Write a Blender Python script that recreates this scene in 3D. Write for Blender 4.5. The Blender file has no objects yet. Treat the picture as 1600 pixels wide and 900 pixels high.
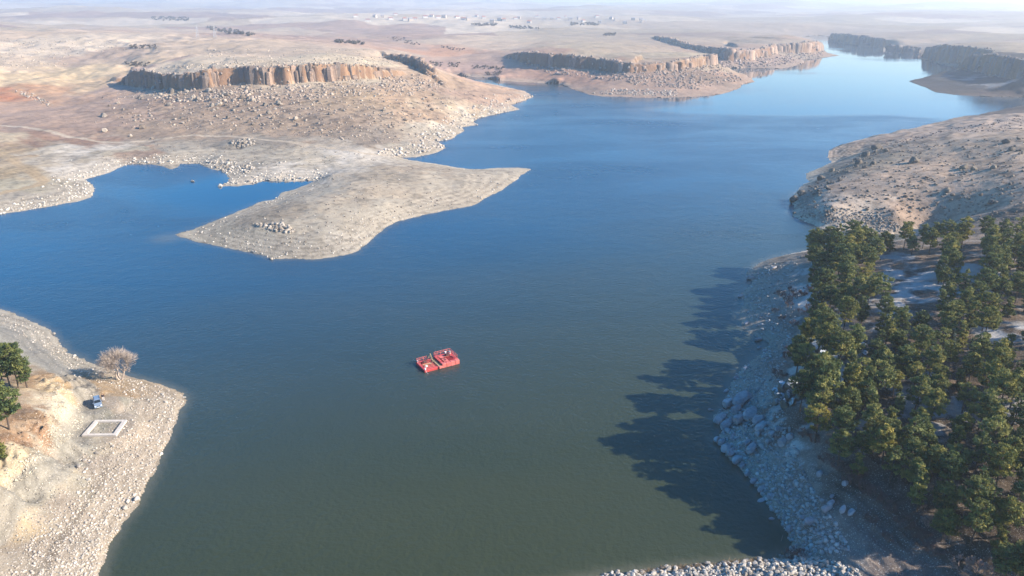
import bpy, bmesh, math, random
import numpy as np
from mathutils import Vector, Matrix, Quaternion

S = bpy.context.scene
C = S.collection
rng = np.random.default_rng(11)
random.seed(11)
rad = math.radians

# ------------------------------------------------------------------ camera, sky, sun, exposure
CAM_H, PITCH, FPX = 80.0, rad(21.3), 1142.0
cam = bpy.data.cameras.new('camera')
cam.sensor_width = 36.0
cam.lens = 36.0 * FPX / 1600.0
cam.clip_start, cam.clip_end = 0.5, 60000
cam_o = bpy.data.objects.new('camera', cam)
C.objects.link(cam_o)
cam_o.location = (0, 0, CAM_H)
cam_o.rotation_euler = (math.pi / 2 - PITCH, 0, 0)
S.camera = cam_o

SUN_EL, SUN_AZ = rad(28), rad(100)          # azimuth from +Y towards +X
W = bpy.data.worlds.new('World')
S.world = W
W.use_nodes = True
wn = W.node_tree
sky = wn.nodes.new('ShaderNodeTexSky')
sky.sky_type = 'NISHITA'
sky.sun_disc = False
sky.sun_elevation, sky.sun_rotation = SUN_EL, SUN_AZ
sky.altitude, sky.air_density, sky.dust_density, sky.ozone_density = 900, 1.0, 1.7, 2.8
hs = wn.nodes.new('ShaderNodeHueSaturation')
hs.inputs['Saturation'].default_value = 1.6
wn.links.new(sky.outputs[0], hs.inputs['Color'])
wn.links.new(hs.outputs[0], wn.nodes['Background'].inputs[0])
wn.nodes['Background'].inputs[1].default_value = 0.13
sun = bpy.data.lights.new('sun', 'SUN')
sun.energy, sun.angle, sun.color = 5.0, rad(0.5), (1.0, 0.89, 0.74)
sun_o = bpy.data.objects.new('sun', sun)
C.objects.link(sun_o)
sd = Vector((math.sin(SUN_AZ) * math.cos(SUN_EL), math.cos(SUN_AZ) * math.cos(SUN_EL), math.sin(SUN_EL)))
sun_o.rotation_euler = sd.to_track_quat('Z', 'Y').to_euler()
sun_o.location = (200, 0, 300)
S.view_settings.view_transform = 'Standard'
S.view_settings.look = 'None'
S.view_settings.exposure = 1.12
S.view_settings.gamma = 1
S.render.engine = 'CYCLES'
S.cycles.use_denoising = True
S.cycles.max_bounces = 5
S.cycles.diffuse_bounces = 2
S.cycles.glossy_bounces = 3
S.cycles.transmission_bounces = 2
S.cycles.volume_bounces = 2
S.cycles.caustics_reflective = False
S.cycles.caustics_refractive = False
S.cycles.use_adaptive_sampling = False
S.cycles.volume_step_rate = 20

# ------------------------------------------------------------------ small helpers
CP, SP = math.cos(PITCH), math.sin(PITCH)

def unproj(px, py, z=0.0):
    px, py, z = np.broadcast_arrays(np.asarray(px, float), np.asarray(py, float), np.asarray(z, float))
    u, v = (px - 800) / FPX, (450 - py) / FPX
    dy, dz = CP + v * SP, -SP + v * CP
    t = (z - CAM_H) / dz
    return np.stack([u * t, dy * t], -1)

def project(x, y, z):
    dep = y * CP - (z - CAM_H) * SP
    return 800 + FPX * x / dep, 450 - FPX * ((z - CAM_H) * CP + y * SP) / dep

def z_at(x, y, py):
    """height at ground spot x, y of the point seen on picture row py"""
    v = (450 - py) / FPX
    return CAM_H + y * (v * CP - SP) / (CP + v * SP)

def smooth(a, b, x):
    t = np.clip((x - a) / (b - a), 0, 1)
    return t * t * (3 - 2 * t)

def _hash(ix, iy, seed):
    h = (ix.astype(np.int64) * 374761393 + iy.astype(np.int64) * 668265263 + seed * 974634777) & 0xffffffff
    h = ((h ^ (h >> 13)) * 1274126177) & 0xffffffff
    h = h ^ (h >> 16)
    return (h & 0xffff) / 65535.0

def vnoise(x, y, seed=0):
    ix, iy = np.floor(x), np.floor(y)
    fx, fy = x - ix, y - iy
    fx, fy = fx * fx * (3 - 2 * fx), fy * fy * (3 - 2 * fy)
    a, b = _hash(ix, iy, seed), _hash(ix + 1, iy, seed)
    c, d = _hash(ix, iy + 1, seed), _hash(ix + 1, iy + 1, seed)
    return (a * (1 - fx) + b * fx) * (1 - fy) + (c * (1 - fx) + d * fx) * fy

def fbm(x, y, seed=0, octs=4, gain=0.5):
    s, amp, tot = 0, 1.0, 0
    for k in range(octs):
        s = s + amp * vnoise(x, y, seed + k)
        tot += amp
        amp *= gain
        x, y = x * 2.03 + 17.3, y * 2.03 - 9.1
    return s / tot

def ridged(x, y, seed=0, octs=3):
    s, amp, tot = 0, 1.0, 0
    for k in range(octs):
        s = s + amp * (1 - np.abs(2 * vnoise(x, y, seed + k) - 1))
        tot += amp
        amp *= 0.5
        x, y = x * 2.1 + 5.3, y * 2.1 + 3.1
    return s / tot

def link(name, mesh, mats=(), parent=None, kind=None):
    o = bpy.data.objects.new(name, mesh)
    C.objects.link(o)
    for m in (mats if isinstance(mats, (list, tuple)) else [mats]):
        if m and m.name not in [x.name for x in mesh.materials if x]:
            mesh.materials.append(m)
    if parent:
        o.parent = parent
    if kind:
        o['kind'] = kind
    return o

def mesh_np(name, V, Fa, color=None, smooth_=False, extra=None):
    me = bpy.data.meshes.new(name)
    V = np.asarray(V, np.float32)
    Fa = np.asarray(Fa, np.int32)
    n, k = Fa.shape
    me.vertices.add(len(V))
    me.vertices.foreach_set('co', V.ravel())
    me.loops.add(n * k)
    me.loops.foreach_set('vertex_index', Fa.ravel())
    me.polygons.add(n)
    me.polygons.foreach_set('loop_start', np.arange(0, n * k, k, dtype=np.int32))
    me.polygons.foreach_set('loop_total', np.full(n, k, np.int32))
    if smooth_:
        me.polygons.foreach_set('use_smooth', np.ones(n, bool))
    if color is not None:
        a = me.color_attributes.new('tint', 'FLOAT_COLOR', 'POINT')
        col = np.ones((len(V), 4), np.float32)
        col[:, :3] = color
        a.data.foreach_set('color', col.ravel())
    for nm, arr in (extra or {}).items():
        a = me.attributes.new(nm, 'FLOAT', 'POINT')
        a.data.foreach_set('value', np.asarray(arr, np.float32))
    me.update(calc_edges=True)
    return me

def bm_mesh(name, bm, smooth_=False):
    me = bpy.data.meshes.new(name)
    bm.normal_update()
    bm.to_mesh(me)
    bm.free()
    if smooth_:
        for p in me.polygons:
            p.use_smooth = True
    return me

def tag(o, label, cat, group=None):
    o['label'], o['category'] = label, cat
    if group:
        o['group'] = group
    return o

def empty(name, loc, rz=0.0):
    o = bpy.data.objects.new(name, None)
    o.empty_display_size = 0.3
    C.objects.link(o)
    o.location = loc
    o.rotation_euler = (0, 0, rz)
    return o

def copy_tree(o, parent=None):
    c = o.copy()
    C.objects.link(c)
    if parent:
        c.parent = parent
    for ch in list(o.children):
        copy_tree(ch, c)
    return c

def add_box(bm, c, s, rz=0.0, rx=0.0, ry=0.0, bevel=0.0):
    m = Matrix.Translation(c) @ Matrix.Rotation(rz, 4, 'Z') @ Matrix.Rotation(ry, 4, 'Y') @ Matrix.Rotation(rx, 4, 'X') @ Matrix.Diagonal((*s, 1))
    r = bmesh.ops.create_cube(bm, size=1.0, matrix=m)
    if bevel:
        es = {e for v in r['verts'] for e in v.link_edges}
        bmesh.ops.bevel(bm, geom=list(es), offset=bevel, segments=1, affect='EDGES')

def add_tube(bm, p0, p1, r0, r1=None, n=6, cap=True):
    p0, p1 = Vector(p0), Vector(p1)
    r1 = r0 if r1 is None else r1
    d = p1 - p0
    if d.length < 1e-6:
        return
    q = d.to_track_quat('Z', 'Y')
    rings = []
    for p, r in ((p0, r0), (p1, r1)):
        rings.append([bm.verts.new(p + q @ Vector((r * math.cos(2 * math.pi * k / n), r * math.sin(2 * math.pi * k / n), 0))) for k in range(n)])
    for k in range(n):
        bm.faces.new((rings[0][k], rings[0][(k + 1) % n], rings[1][(k + 1) % n], rings[1][k]))
    if cap:
        bm.faces.new(rings[1])
        bm.faces.new(rings[0][::-1])

ONES = 'first second third fourth fifth sixth seventh eighth ninth tenth eleventh twelfth thirteenth fourteenth fifteenth sixteenth seventeenth eighteenth nineteenth'.split()
TENS = {2: 'twent', 3: 'thirt', 4: 'fort', 5: 'fift', 6: 'sixt', 7: 'sevent', 8: 'eight', 9: 'ninet'}
def ordinal(n):
    if n < 20:
        return ONES[n - 1]
    t, u = divmod(n, 10)
    return TENS[t] + 'ieth' if u == 0 else TENS[t] + 'y-' + ONES[u - 1]

# ------------------------------------------------------------------ materials
def new_mat(name):
    m = bpy.data.materials.new(name)
    m.use_nodes = True
    nt = m.node_tree
    return m, nt, nt.nodes['Principled BSDF']

def N(nt, typ, **kw):
    n = nt.nodes.new('ShaderNode' + typ)
    for k, v in kw.items():
        if hasattr(n, k) and k not in ('Scale',):
            setattr(n, k, v)
        else:
            n.inputs[k].default_value = v
    return n

def mixc(nt, a, b, f, blend='MIX'):
    n = nt.nodes.new('ShaderNodeMix')
    n.data_type = 'RGBA'
    n.blend_type = blend
    for sock, val in ((n.inputs[0], f), (n.inputs[6], a), (n.inputs[7], b)):
        if isinstance(val, bpy.types.NodeSocket):
            nt.links.new(val, sock)
        elif isinstance(val, (tuple, list)):
            sock.default_value = (*val[:3], 1)
        else:
            sock.default_value = val
    return n.outputs[2]

def ramp(nt, fac, stops):
    n = nt.nodes.new('ShaderNodeValToRGB')
    e = n.color_ramp.elements
    while len(e) < len(stops):
        e.new(0.5)
    for k, (p, c) in enumerate(stops):
        e[k].position = p
        e[k].color = (*c, 1) if isinstance(c, (tuple, list)) else (c, c, c, 1)
    nt.links.new(fac, n.inputs[0])
    return n.outputs[0]

def simple(name, col, rough=0.6, metal=0.0, var=0.25, scale=3.0, coat=0.0, spec=0.5):
    """paint, concrete, wood: a base colour broken by two scales of wear"""
    m, nt, p = new_mat(name)
    tc = N(nt, 'TexCoord')
    a = N(nt, 'TexNoise', Scale=scale, Detail=6.0, Roughness=0.65)
    nt.links.new(tc.outputs['Object'], a.inputs['Vector'])
    f = ramp(nt, a.outputs[0], [(0.3, 1 - var), (0.7, 1 + var * 0.6)])
    nt.links.new(mixc(nt, col, f, 1.0, 'MULTIPLY'), p.inputs['Base Color'])
    p.inputs['Roughness'].default_value = rough
    p.inputs['Metallic'].default_value = metal
    p.inputs['Coat Weight'].default_value = coat
    p.inputs['Specular IOR Level'].default_value = spec
    return m

def ground_material():
    m, nt, p = new_mat('stony_ground')
    tc = N(nt, 'TexCoord')
    at = N(nt, 'VertexColor', layer_name='tint')
    ro = N(nt, 'Attribute', attribute_name='stony')
    pos = tc.outputs['Object']
    def noise(scale, det=5.0, r=0.6):
        n = N(nt, 'TexNoise', Scale=scale, Detail=det, Roughness=r)
        nt.links.new(pos, n.inputs['Vector'])
        return n.outputs[0]
    big = ramp(nt, noise(0.035), [(0.3, 0.82), (0.7, 1.16)])
    mid = ramp(nt, noise(0.35, 6), [(0.32, 0.84), (0.68, 1.14)])
    fine = ramp(nt, noise(2.6, 4, 0.7), [(0.3, 0.72), (0.7, 1.25)])
    c = mixc(nt, at.outputs[0], big, 1.0, 'MULTIPLY')
    c = mixc(nt, c, mid, 0.75, 'MULTIPLY')
    c = mixc(nt, c, fine, 0.8, 'MULTIPLY')
    # loose stones: pale cells, each of its own shade
    for sc, th in ((3.4, 0.32), (7.5, 0.30)):
        v = N(nt, 'TexVoronoi', Scale=sc)
        nt.links.new(pos, v.inputs['Vector'])
        sepc = N(nt, 'SeparateColor')
        nt.links.new(v.outputs['Color'], sepc.inputs[0])
        on = ramp(nt, v.outputs['Distance'], [(th - 0.06, 1.0), (th, 0.0)])
        shade = ramp(nt, sepc.outputs[0], [(0.0, (0.42, 0.37, 0.31)), (0.5, (0.62, 0.57, 0.50)), (0.85, (0.9, 0.86, 0.80)), (1.0, (0.3, 0.26, 0.22))])
        col = mixc(nt, c, shade, 0.55)
        pick = ramp(nt, sepc.outputs[1], [(0.45, 0.0), (0.55, 1.0)])
        f1 = mixc(nt, on, pick, 1.0, 'MULTIPLY')
        f2 = mixc(nt, f1, ro.outputs['Color'], 1.0, 'MULTIPLY')
        mx = nt.nodes.new('ShaderNodeMix')
        mx.data_type = 'RGBA'
        nt.links.new(f2, mx.inputs[0])
        nt.links.new(c, mx.inputs[6])
        nt.links.new(col, mx.inputs[7])
        c = mx.outputs[2]
    nt.links.new(c, p.inputs['Base Color'])
    p.inputs['Roughness'].default_value = 0.95
    p.inputs['Specular IOR Level'].default_value = 0.15
    n1 = N(nt, 'TexNoise', Scale=1.1, Detail=8.0, Roughness=0.7)
    nt.links.new(pos, n1.inputs['Vector'])
    b = N(nt, 'Bump', Strength=0.8, Distance=0.3)
    nt.links.new(n1.outputs[0], b.inputs['Height'])
    nt.links.new(b.outputs[0], p.inputs['Normal'])
    return m

def rock_material(name, dark, light, tinted=False, snow=0.0):
    m, nt, p = new_mat(name)
    tc = N(nt, 'TexCoord')
    geo = N(nt, 'NewGeometry')
    oi = N(nt, 'ObjectInfo')
    if tinted:
        base = N(nt, 'VertexColor', layer_name='tint').outputs[0]
    else:
        base = ramp(nt, oi.outputs['Random'], [(0.0, dark), (1.0, light)])
    a = N(nt, 'TexNoise', Scale=0.9, Detail=8.0, Roughness=0.7)
    nt.links.new(geo.outputs['Position'], a.inputs['Vector'])
    f = ramp(nt, a.outputs[0], [(0.3, 0.6), (0.7, 1.25)])
    c = mixc(nt, base, f, 1.0, 'MULTIPLY')
    if snow:
        sx = N(nt, 'SeparateXYZ')
        nt.links.new(geo.outputs['Normal'], sx.inputs[0])
        up = ramp(nt, sx.outputs[2], [(0.55, 0.0), (0.85, snow)])
        up2 = mixc(nt, up, ramp(nt, a.outputs[0], [(0.42, 0.0), (0.55, 1.0)]), 1.0, 'MULTIPLY')
        c = mixc(nt, c, (0.72, 0.75, 0.78), up2)
    nt.links.new(c, p.inputs['Base Color'])
    p.inputs['Roughness'].default_value = 0.92
    p.inputs['Specular IOR Level'].default_value = 0.2
    b = N(nt, 'Bump', Strength=0.7, Distance=0.35)
    n2 = N(nt, 'TexNoise', Scale=2.2, Detail=7.0, Roughness=0.7)
    nt.links.new(geo.outputs['Position'], n2.inputs['Vector'])
    nt.links.new(n2.outputs[0], b.inputs['Height'])
    nt.links.new(b.outputs[0], p.inputs['Normal'])
    return m

def water_material():
    m, nt, p = new_mat('lake_water')
    tc = N(nt, 'TexCoord')
    calm = N(nt, 'Attribute', attribute_name='calm')
    shal = N(nt, 'Attribute', attribute_name='shallow')
    pos = tc.outputs['Object']
    mp = N(nt, 'Mapping')
    mp.inputs['Scale'].default_value = (0.006, 0.018, 1)
    nt.links.new(pos, mp.inputs[0])
    big = N(nt, 'TexNoise', Scale=1.0, Detail=5.0, Roughness=0.55)
    nt.links.new(mp.outputs[0], big.inputs['Vector'])
    body = mixc(nt, (0.032, 0.042, 0.021), (0.041, 0.049, 0.025), ramp(nt, big.outputs[0], [(0.35, 0.0), (0.65, 1.0)]))
    sep = N(nt, 'SeparateXYZ')
    nt.links.new(pos, sep.inputs[0])
    # silty green by the dam, bluer further out with the sky's reflection painted in
    off = N(nt, 'Math', operation='MULTIPLY_ADD')
    nt.links.new(sep.outputs[0], off.inputs[0])
    off.inputs[1].default_value = -0.55
    nt.links.new(sep.outputs[1], off.inputs[2])
    sky_blue = N(nt, 'MapRange', interpolation_type='SMOOTHSTEP')
    nt.links.new(off.outputs[0], sky_blue.inputs[0])
    sky_blue.inputs[1].default_value, sky_blue.inputs[2].default_value = 95, 330
    body = mixc(nt, body, (0.014, 0.054, 0.108), sky_blue.outputs[0])
    fr = N(nt, 'MapRange', interpolation_type='SMOOTHSTEP')
    nt.links.new(sep.outputs[1], fr.inputs[0])
    fr.inputs[1].default_value, fr.inputs[2].default_value = 420, 800
    body = mixc(nt, body, (0.040, 0.066, 0.082), fr.outputs[0])
    body = mixc(nt, body, (0.16, 0.15, 0.11), shal.outputs['Fac'])
    nt.links.new(body, p.inputs['Base Color'])
    p.inputs['IOR'].default_value = 1.333
    r = N(nt, 'MapRange')
    nt.links.new(calm.outputs['Fac'], r.inputs[0])
    r.inputs[3].default_value, r.inputs[4].default_value = 0.22, 0.03
    mp2 = N(nt, 'Mapping')
    mp2.inputs['Scale'].default_value = (0.010, 0.022, 1)
    nt.links.new(pos, mp2.inputs[0])
    lane = N(nt, 'TexNoise', Scale=1.0, Detail=6.0, Roughness=0.6, Distortion=0.6)
    nt.links.new(mp2.outputs[0], lane.inputs['Vector'])
    ln = N(nt, 'MapRange')
    nt.links.new(lane.outputs[0], ln.inputs[0])
    ln.inputs[1].default_value, ln.inputs[2].default_value = 0.35, 0.65
    ln.inputs[3].default_value, ln.inputs[4].default_value = 0.62, 1.3
    rm = N(nt, 'Math', operation='MULTIPLY')
    nt.links.new(r.outputs[0], rm.inputs[0])
    nt.links.new(ln.outputs[0], rm.inputs[1])
    nt.links.new(rm.outputs[0], p.inputs['Roughness'])
    w1 = N(nt, 'TexNoise', Scale=1.1, Detail=4.0, Roughness=0.55)
    w2 = N(nt, 'TexNoise', Scale=0.22, Detail=3.0, Roughness=0.5)
    nt.links.new(pos, w1.inputs['Vector'])
    nt.links.new(pos, w2.inputs['Vector'])
    add = N(nt, 'Math', operation='ADD')
    nt.links.new(w1.outputs[0], add.inputs[0])
    nt.links.new(w2.outputs[0], add.inputs[1])
    st = N(nt, 'MapRange')
    nt.links.new(calm.outputs['Fac'], st.inputs[0])
    st.inputs[3].default_value, st.inputs[4].default_value = 0.40, 0.02
    b = N(nt, 'Bump', Distance=0.35)
    sm = N(nt, 'Math', operation='MULTIPLY')
    nt.links.new(st.outputs[0], sm.inputs[0])
    nt.links.new(ln.outputs[0], sm.inputs[1])
    nt.links.new(sm.outputs[0], b.inputs['Strength'])
    nt.links.new(add.outputs[0], b.inputs['Height'])
    nt.links.new(b.outputs[0], p.inputs['Normal'])
    return m

def foliage_material(name, dark, mid, light):
    m, nt, p = new_mat(name)
    at = N(nt, 'VertexColor', layer_name='tint')
    oi = N(nt, 'ObjectInfo')
    sepc = N(nt, 'SeparateColor')
    nt.links.new(at.outputs[0], sepc.inputs[0])
    c = ramp(nt, sepc.outputs[0], [(0.0, dark), (0.5, mid), (1.0, light)])
    v = ramp(nt, oi.outputs['Random'], [(0.0, (0.75, 0.85, 0.9)), (0.5, (1, 1, 1)), (1.0, (1.25, 1.1, 0.85))])
    c = mixc(nt, c, v, 1.0, 'MULTIPLY')
    nt.links.new(c, p.inputs['Base Color'])
    p.inputs['Roughness'].default_value = 0.7
    p.inputs['Specular IOR Level'].default_value = 0.2
    tr = N(nt, 'BsdfTranslucent')
    nt.links.new(c, tr.inputs[0])
    mx = N(nt, 'MixShader')
    mx.inputs[0].default_value = 0.3
    out = nt.nodes['Material Output']
    nt.links.new(p.outputs[0], mx.inputs[1])
    nt.links.new(tr.outputs[0], mx.inputs[2])
    nt.links.new(mx.outputs[0], out.inputs[0])
    return m

M_GROUND = ground_material()
M_WATER = water_material()
M_BOULDER = rock_material('tan_rock', (0.17, 0.135, 0.105), (0.37, 0.31, 0.245))
M_PALE = rock_material('pale_stone', (0.30, 0.265, 0.225), (0.55, 0.50, 0.43))
M_GRANITE = rock_material('grey_granite', (0.30, 0.28, 0.28), (0.46, 0.43, 0.42))
M_MOSSY = rock_material('frosted_rock', (0.10, 0.10, 0.075), (0.20, 0.19, 0.15), snow=0.9)
M_TINTROCK = rock_material('loose_stone', None or (0, 0, 0), (1, 1, 1), tinted=True)
def cliff_top(m):
    nt = m.node_tree
    p = nt.nodes['Principled BSDF']
    tc = N(nt, 'TexCoord')
    sx = N(nt, 'SeparateXYZ')
    nt.links.new(tc.outputs['Generated'], sx.inputs[0])
    nz = N(nt, 'TexNoise', Scale=0.5, Detail=5.0)
    geo = N(nt, 'NewGeometry')
    nt.links.new(geo.outputs['Position'], nz.inputs['Vector'])
    ad = N(nt, 'Math', operation='MULTIPLY_ADD')
    nt.links.new(nz.outputs[0], ad.inputs[0])
    ad.inputs[1].default_value = 0.7
    nt.links.new(sx.outputs[2], ad.inputs[2])
    src = p.inputs['Base Color'].links[0].from_socket
    nt.links.new(mixc(nt, src, (0.36, 0.31, 0.255), ramp(nt, ad.outputs[0], [(1.0, 0.0), (1.25, 0.8)])), p.inputs['Base Color'])

M_CLIFF = rock_material('cliff_rock', (0.14, 0.115, 0.10), (0.34, 0.235, 0.17))
cliff_top(M_CLIFF)
M_PINE = foliage_material('pine_needles', (0.046, 0.076, 0.034), (0.145, 0.165, 0.052), (0.33, 0.30, 0.09))
M_BARK = simple('pine_bark', (0.085, 0.062, 0.048), 0.9, scale=4)
M_PALEBARK = simple('pale_bark', (0.42, 0.34, 0.28), 0.9, scale=4)
M_TWIG = simple('bare_twigs', (0.40, 0.325, 0.265), 0.9, scale=4)
M_BUSH = simple('shrub_twigs', (0.13, 0.085, 0.075), 0.9, scale=4)

# ------------------------------------------------------------------ terrain data: what the photograph shows
# shoreline of the lake (picture columns and rows on the water level)
WPX = [(130, 1000), (140, 950), (155, 900), (165, 865), (187, 822), (213, 790), (236, 745), (250, 712), (262, 690), (270, 668), (281, 640), (289, 626), (284, 615), (270, 608), (240, 598),
 (202, 588), (180, 580), (160, 574), (136, 566), (118, 556), (104, 550), (92, 536), (84, 524), (70, 512), (46, 500), (20, 490), (0, 484), (-60, 470), (-200, 452), (-420, 440),
 (-420, 385), (-150, 350), (0, 335), (30, 330), (80, 322), (124, 314), (144, 308), (148, 300), (148, 292), (140, 285), (132, 281), (152, 275), (172, 269), (186, 262), (200, 257), (236, 256),
 (254, 260), (266, 265), (278, 262), (281, 256), (310, 255.6), (328, 263), (346, 267), (354, 273), (358, 279), (356, 285), (340, 291), (372, 291), (396, 288), (412, 282), (432, 283),
 (460, 284), (480, 282), (493, 283), (480, 289), (460, 296), (440, 301), (436, 307), (428, 312), (404, 316), (388, 324), (360, 336), (334, 346), (300, 359), (272, 367), (288, 372), (310, 378),
 (348, 386), (380, 392), (416, 400), (424, 405), (450, 404), (490, 405), (530, 400), (556, 394), (580, 374), (600, 356), (620, 346), (660, 336), (700, 328), (735, 322), (750, 315), (765, 305),
 (785, 296), (800, 285), (812, 275), (832, 264), (808, 262), (770, 263), (740, 265), (714, 262), (688, 257), (668, 254), (640, 250), (624, 246), (646, 246), (672, 241), (688, 236), (697, 231),
 (692, 226), (680, 221), (704, 218), (715, 210), (725, 204), (720, 199), (746, 195), (736, 190), (746, 185), (776, 178), (800, 173), (812, 171), (800, 166), (798, 163), (820, 157), (835, 151),
 (826, 145.5), (800, 138), (760, 130), (725, 124), (698, 118), (716, 118), (736, 120), (760, 122), (784, 126), (810, 128), (828, 129), (850, 130), (874, 132), (890, 137), (904, 143),
 (920, 148), (940, 150.5), (960, 151), (1010, 153), (1056, 152), (1088, 151), (1116, 149), (1140, 144), (1154, 138), (1160, 131), (1180, 128), (1172, 122), (1160, 117), (1136, 110), (1138, 107), (1166, 106),
 (1190, 107), (1220, 107), (1236, 105), (1256, 99), (1259, 96), (1250, 93), (1272, 92), (1286, 90), (1311, 87), (1294, 83), (1286, 79), (1284, 68), (1276, 61), (1256, 58.5), (1262, 57), (1282, 56), (1292, 57), (1294, 64),
 (1320, 69), (1360, 73), (1380, 74.5), (1381, 82), (1408, 82.5), (1436, 83.5), (1439, 90), (1460, 98), (1480, 103), (1500, 106), (1530, 110), (1500, 114), (1450, 121.5), (1420, 127), (1432, 132),
 (1448, 138), (1462, 144), (1490, 148), (1540, 151), (1600, 152), (1680, 152), (1640, 158), (1590, 166), (1560, 173), (1530, 179), (1500, 183), (1440, 197), (1390, 208), (1340, 219), (1306, 231), (1296, 238),
 (1296, 246), (1302, 254), (1290, 259), (1275, 265), (1260, 271), (1261, 280), (1265, 284), (1254, 290), (1242, 302), (1231, 314), (1240, 320), (1241, 327), (1236, 334), (1242, 339), (1260, 347), (1280, 355),
 (1300, 359), (1335, 362), (1400, 366), (1470, 369), (1400, 376), (1330, 384), (1290, 389), (1262, 391.5), (1235, 397), (1210, 402.5), (1190, 410), (1178, 419), (1168, 426), (1166, 433), (1178, 440),
 (1164, 455), (1155, 462), (1164, 471), (1158, 482), (1155, 492), (1160, 503), (1164, 515), (1178, 524), (1202, 537), (1190, 552), (1172, 566), (1160, 575), (1152, 587), (1142, 599),
 (1140, 611), (1132, 629), (1136, 638), (1116, 648), (1112, 653), (1122, 661), (1131, 671), (1116, 690), (1128, 698), (1134, 712), (1152, 728), (1167, 743), (1184, 764), (1196, 784),
 (1208, 801), (1220, 817), (1232, 835), (1238, 847), (1235, 861), (1227, 866), (1205, 874), (1163, 878), (1137, 881), (1100, 885), (1076, 886), (1037, 890), (977, 896), (933, 902), (800, 925), (650, 960), (400, 1000)]
WXY = unproj(*np.array(WPX, float).T)

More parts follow.
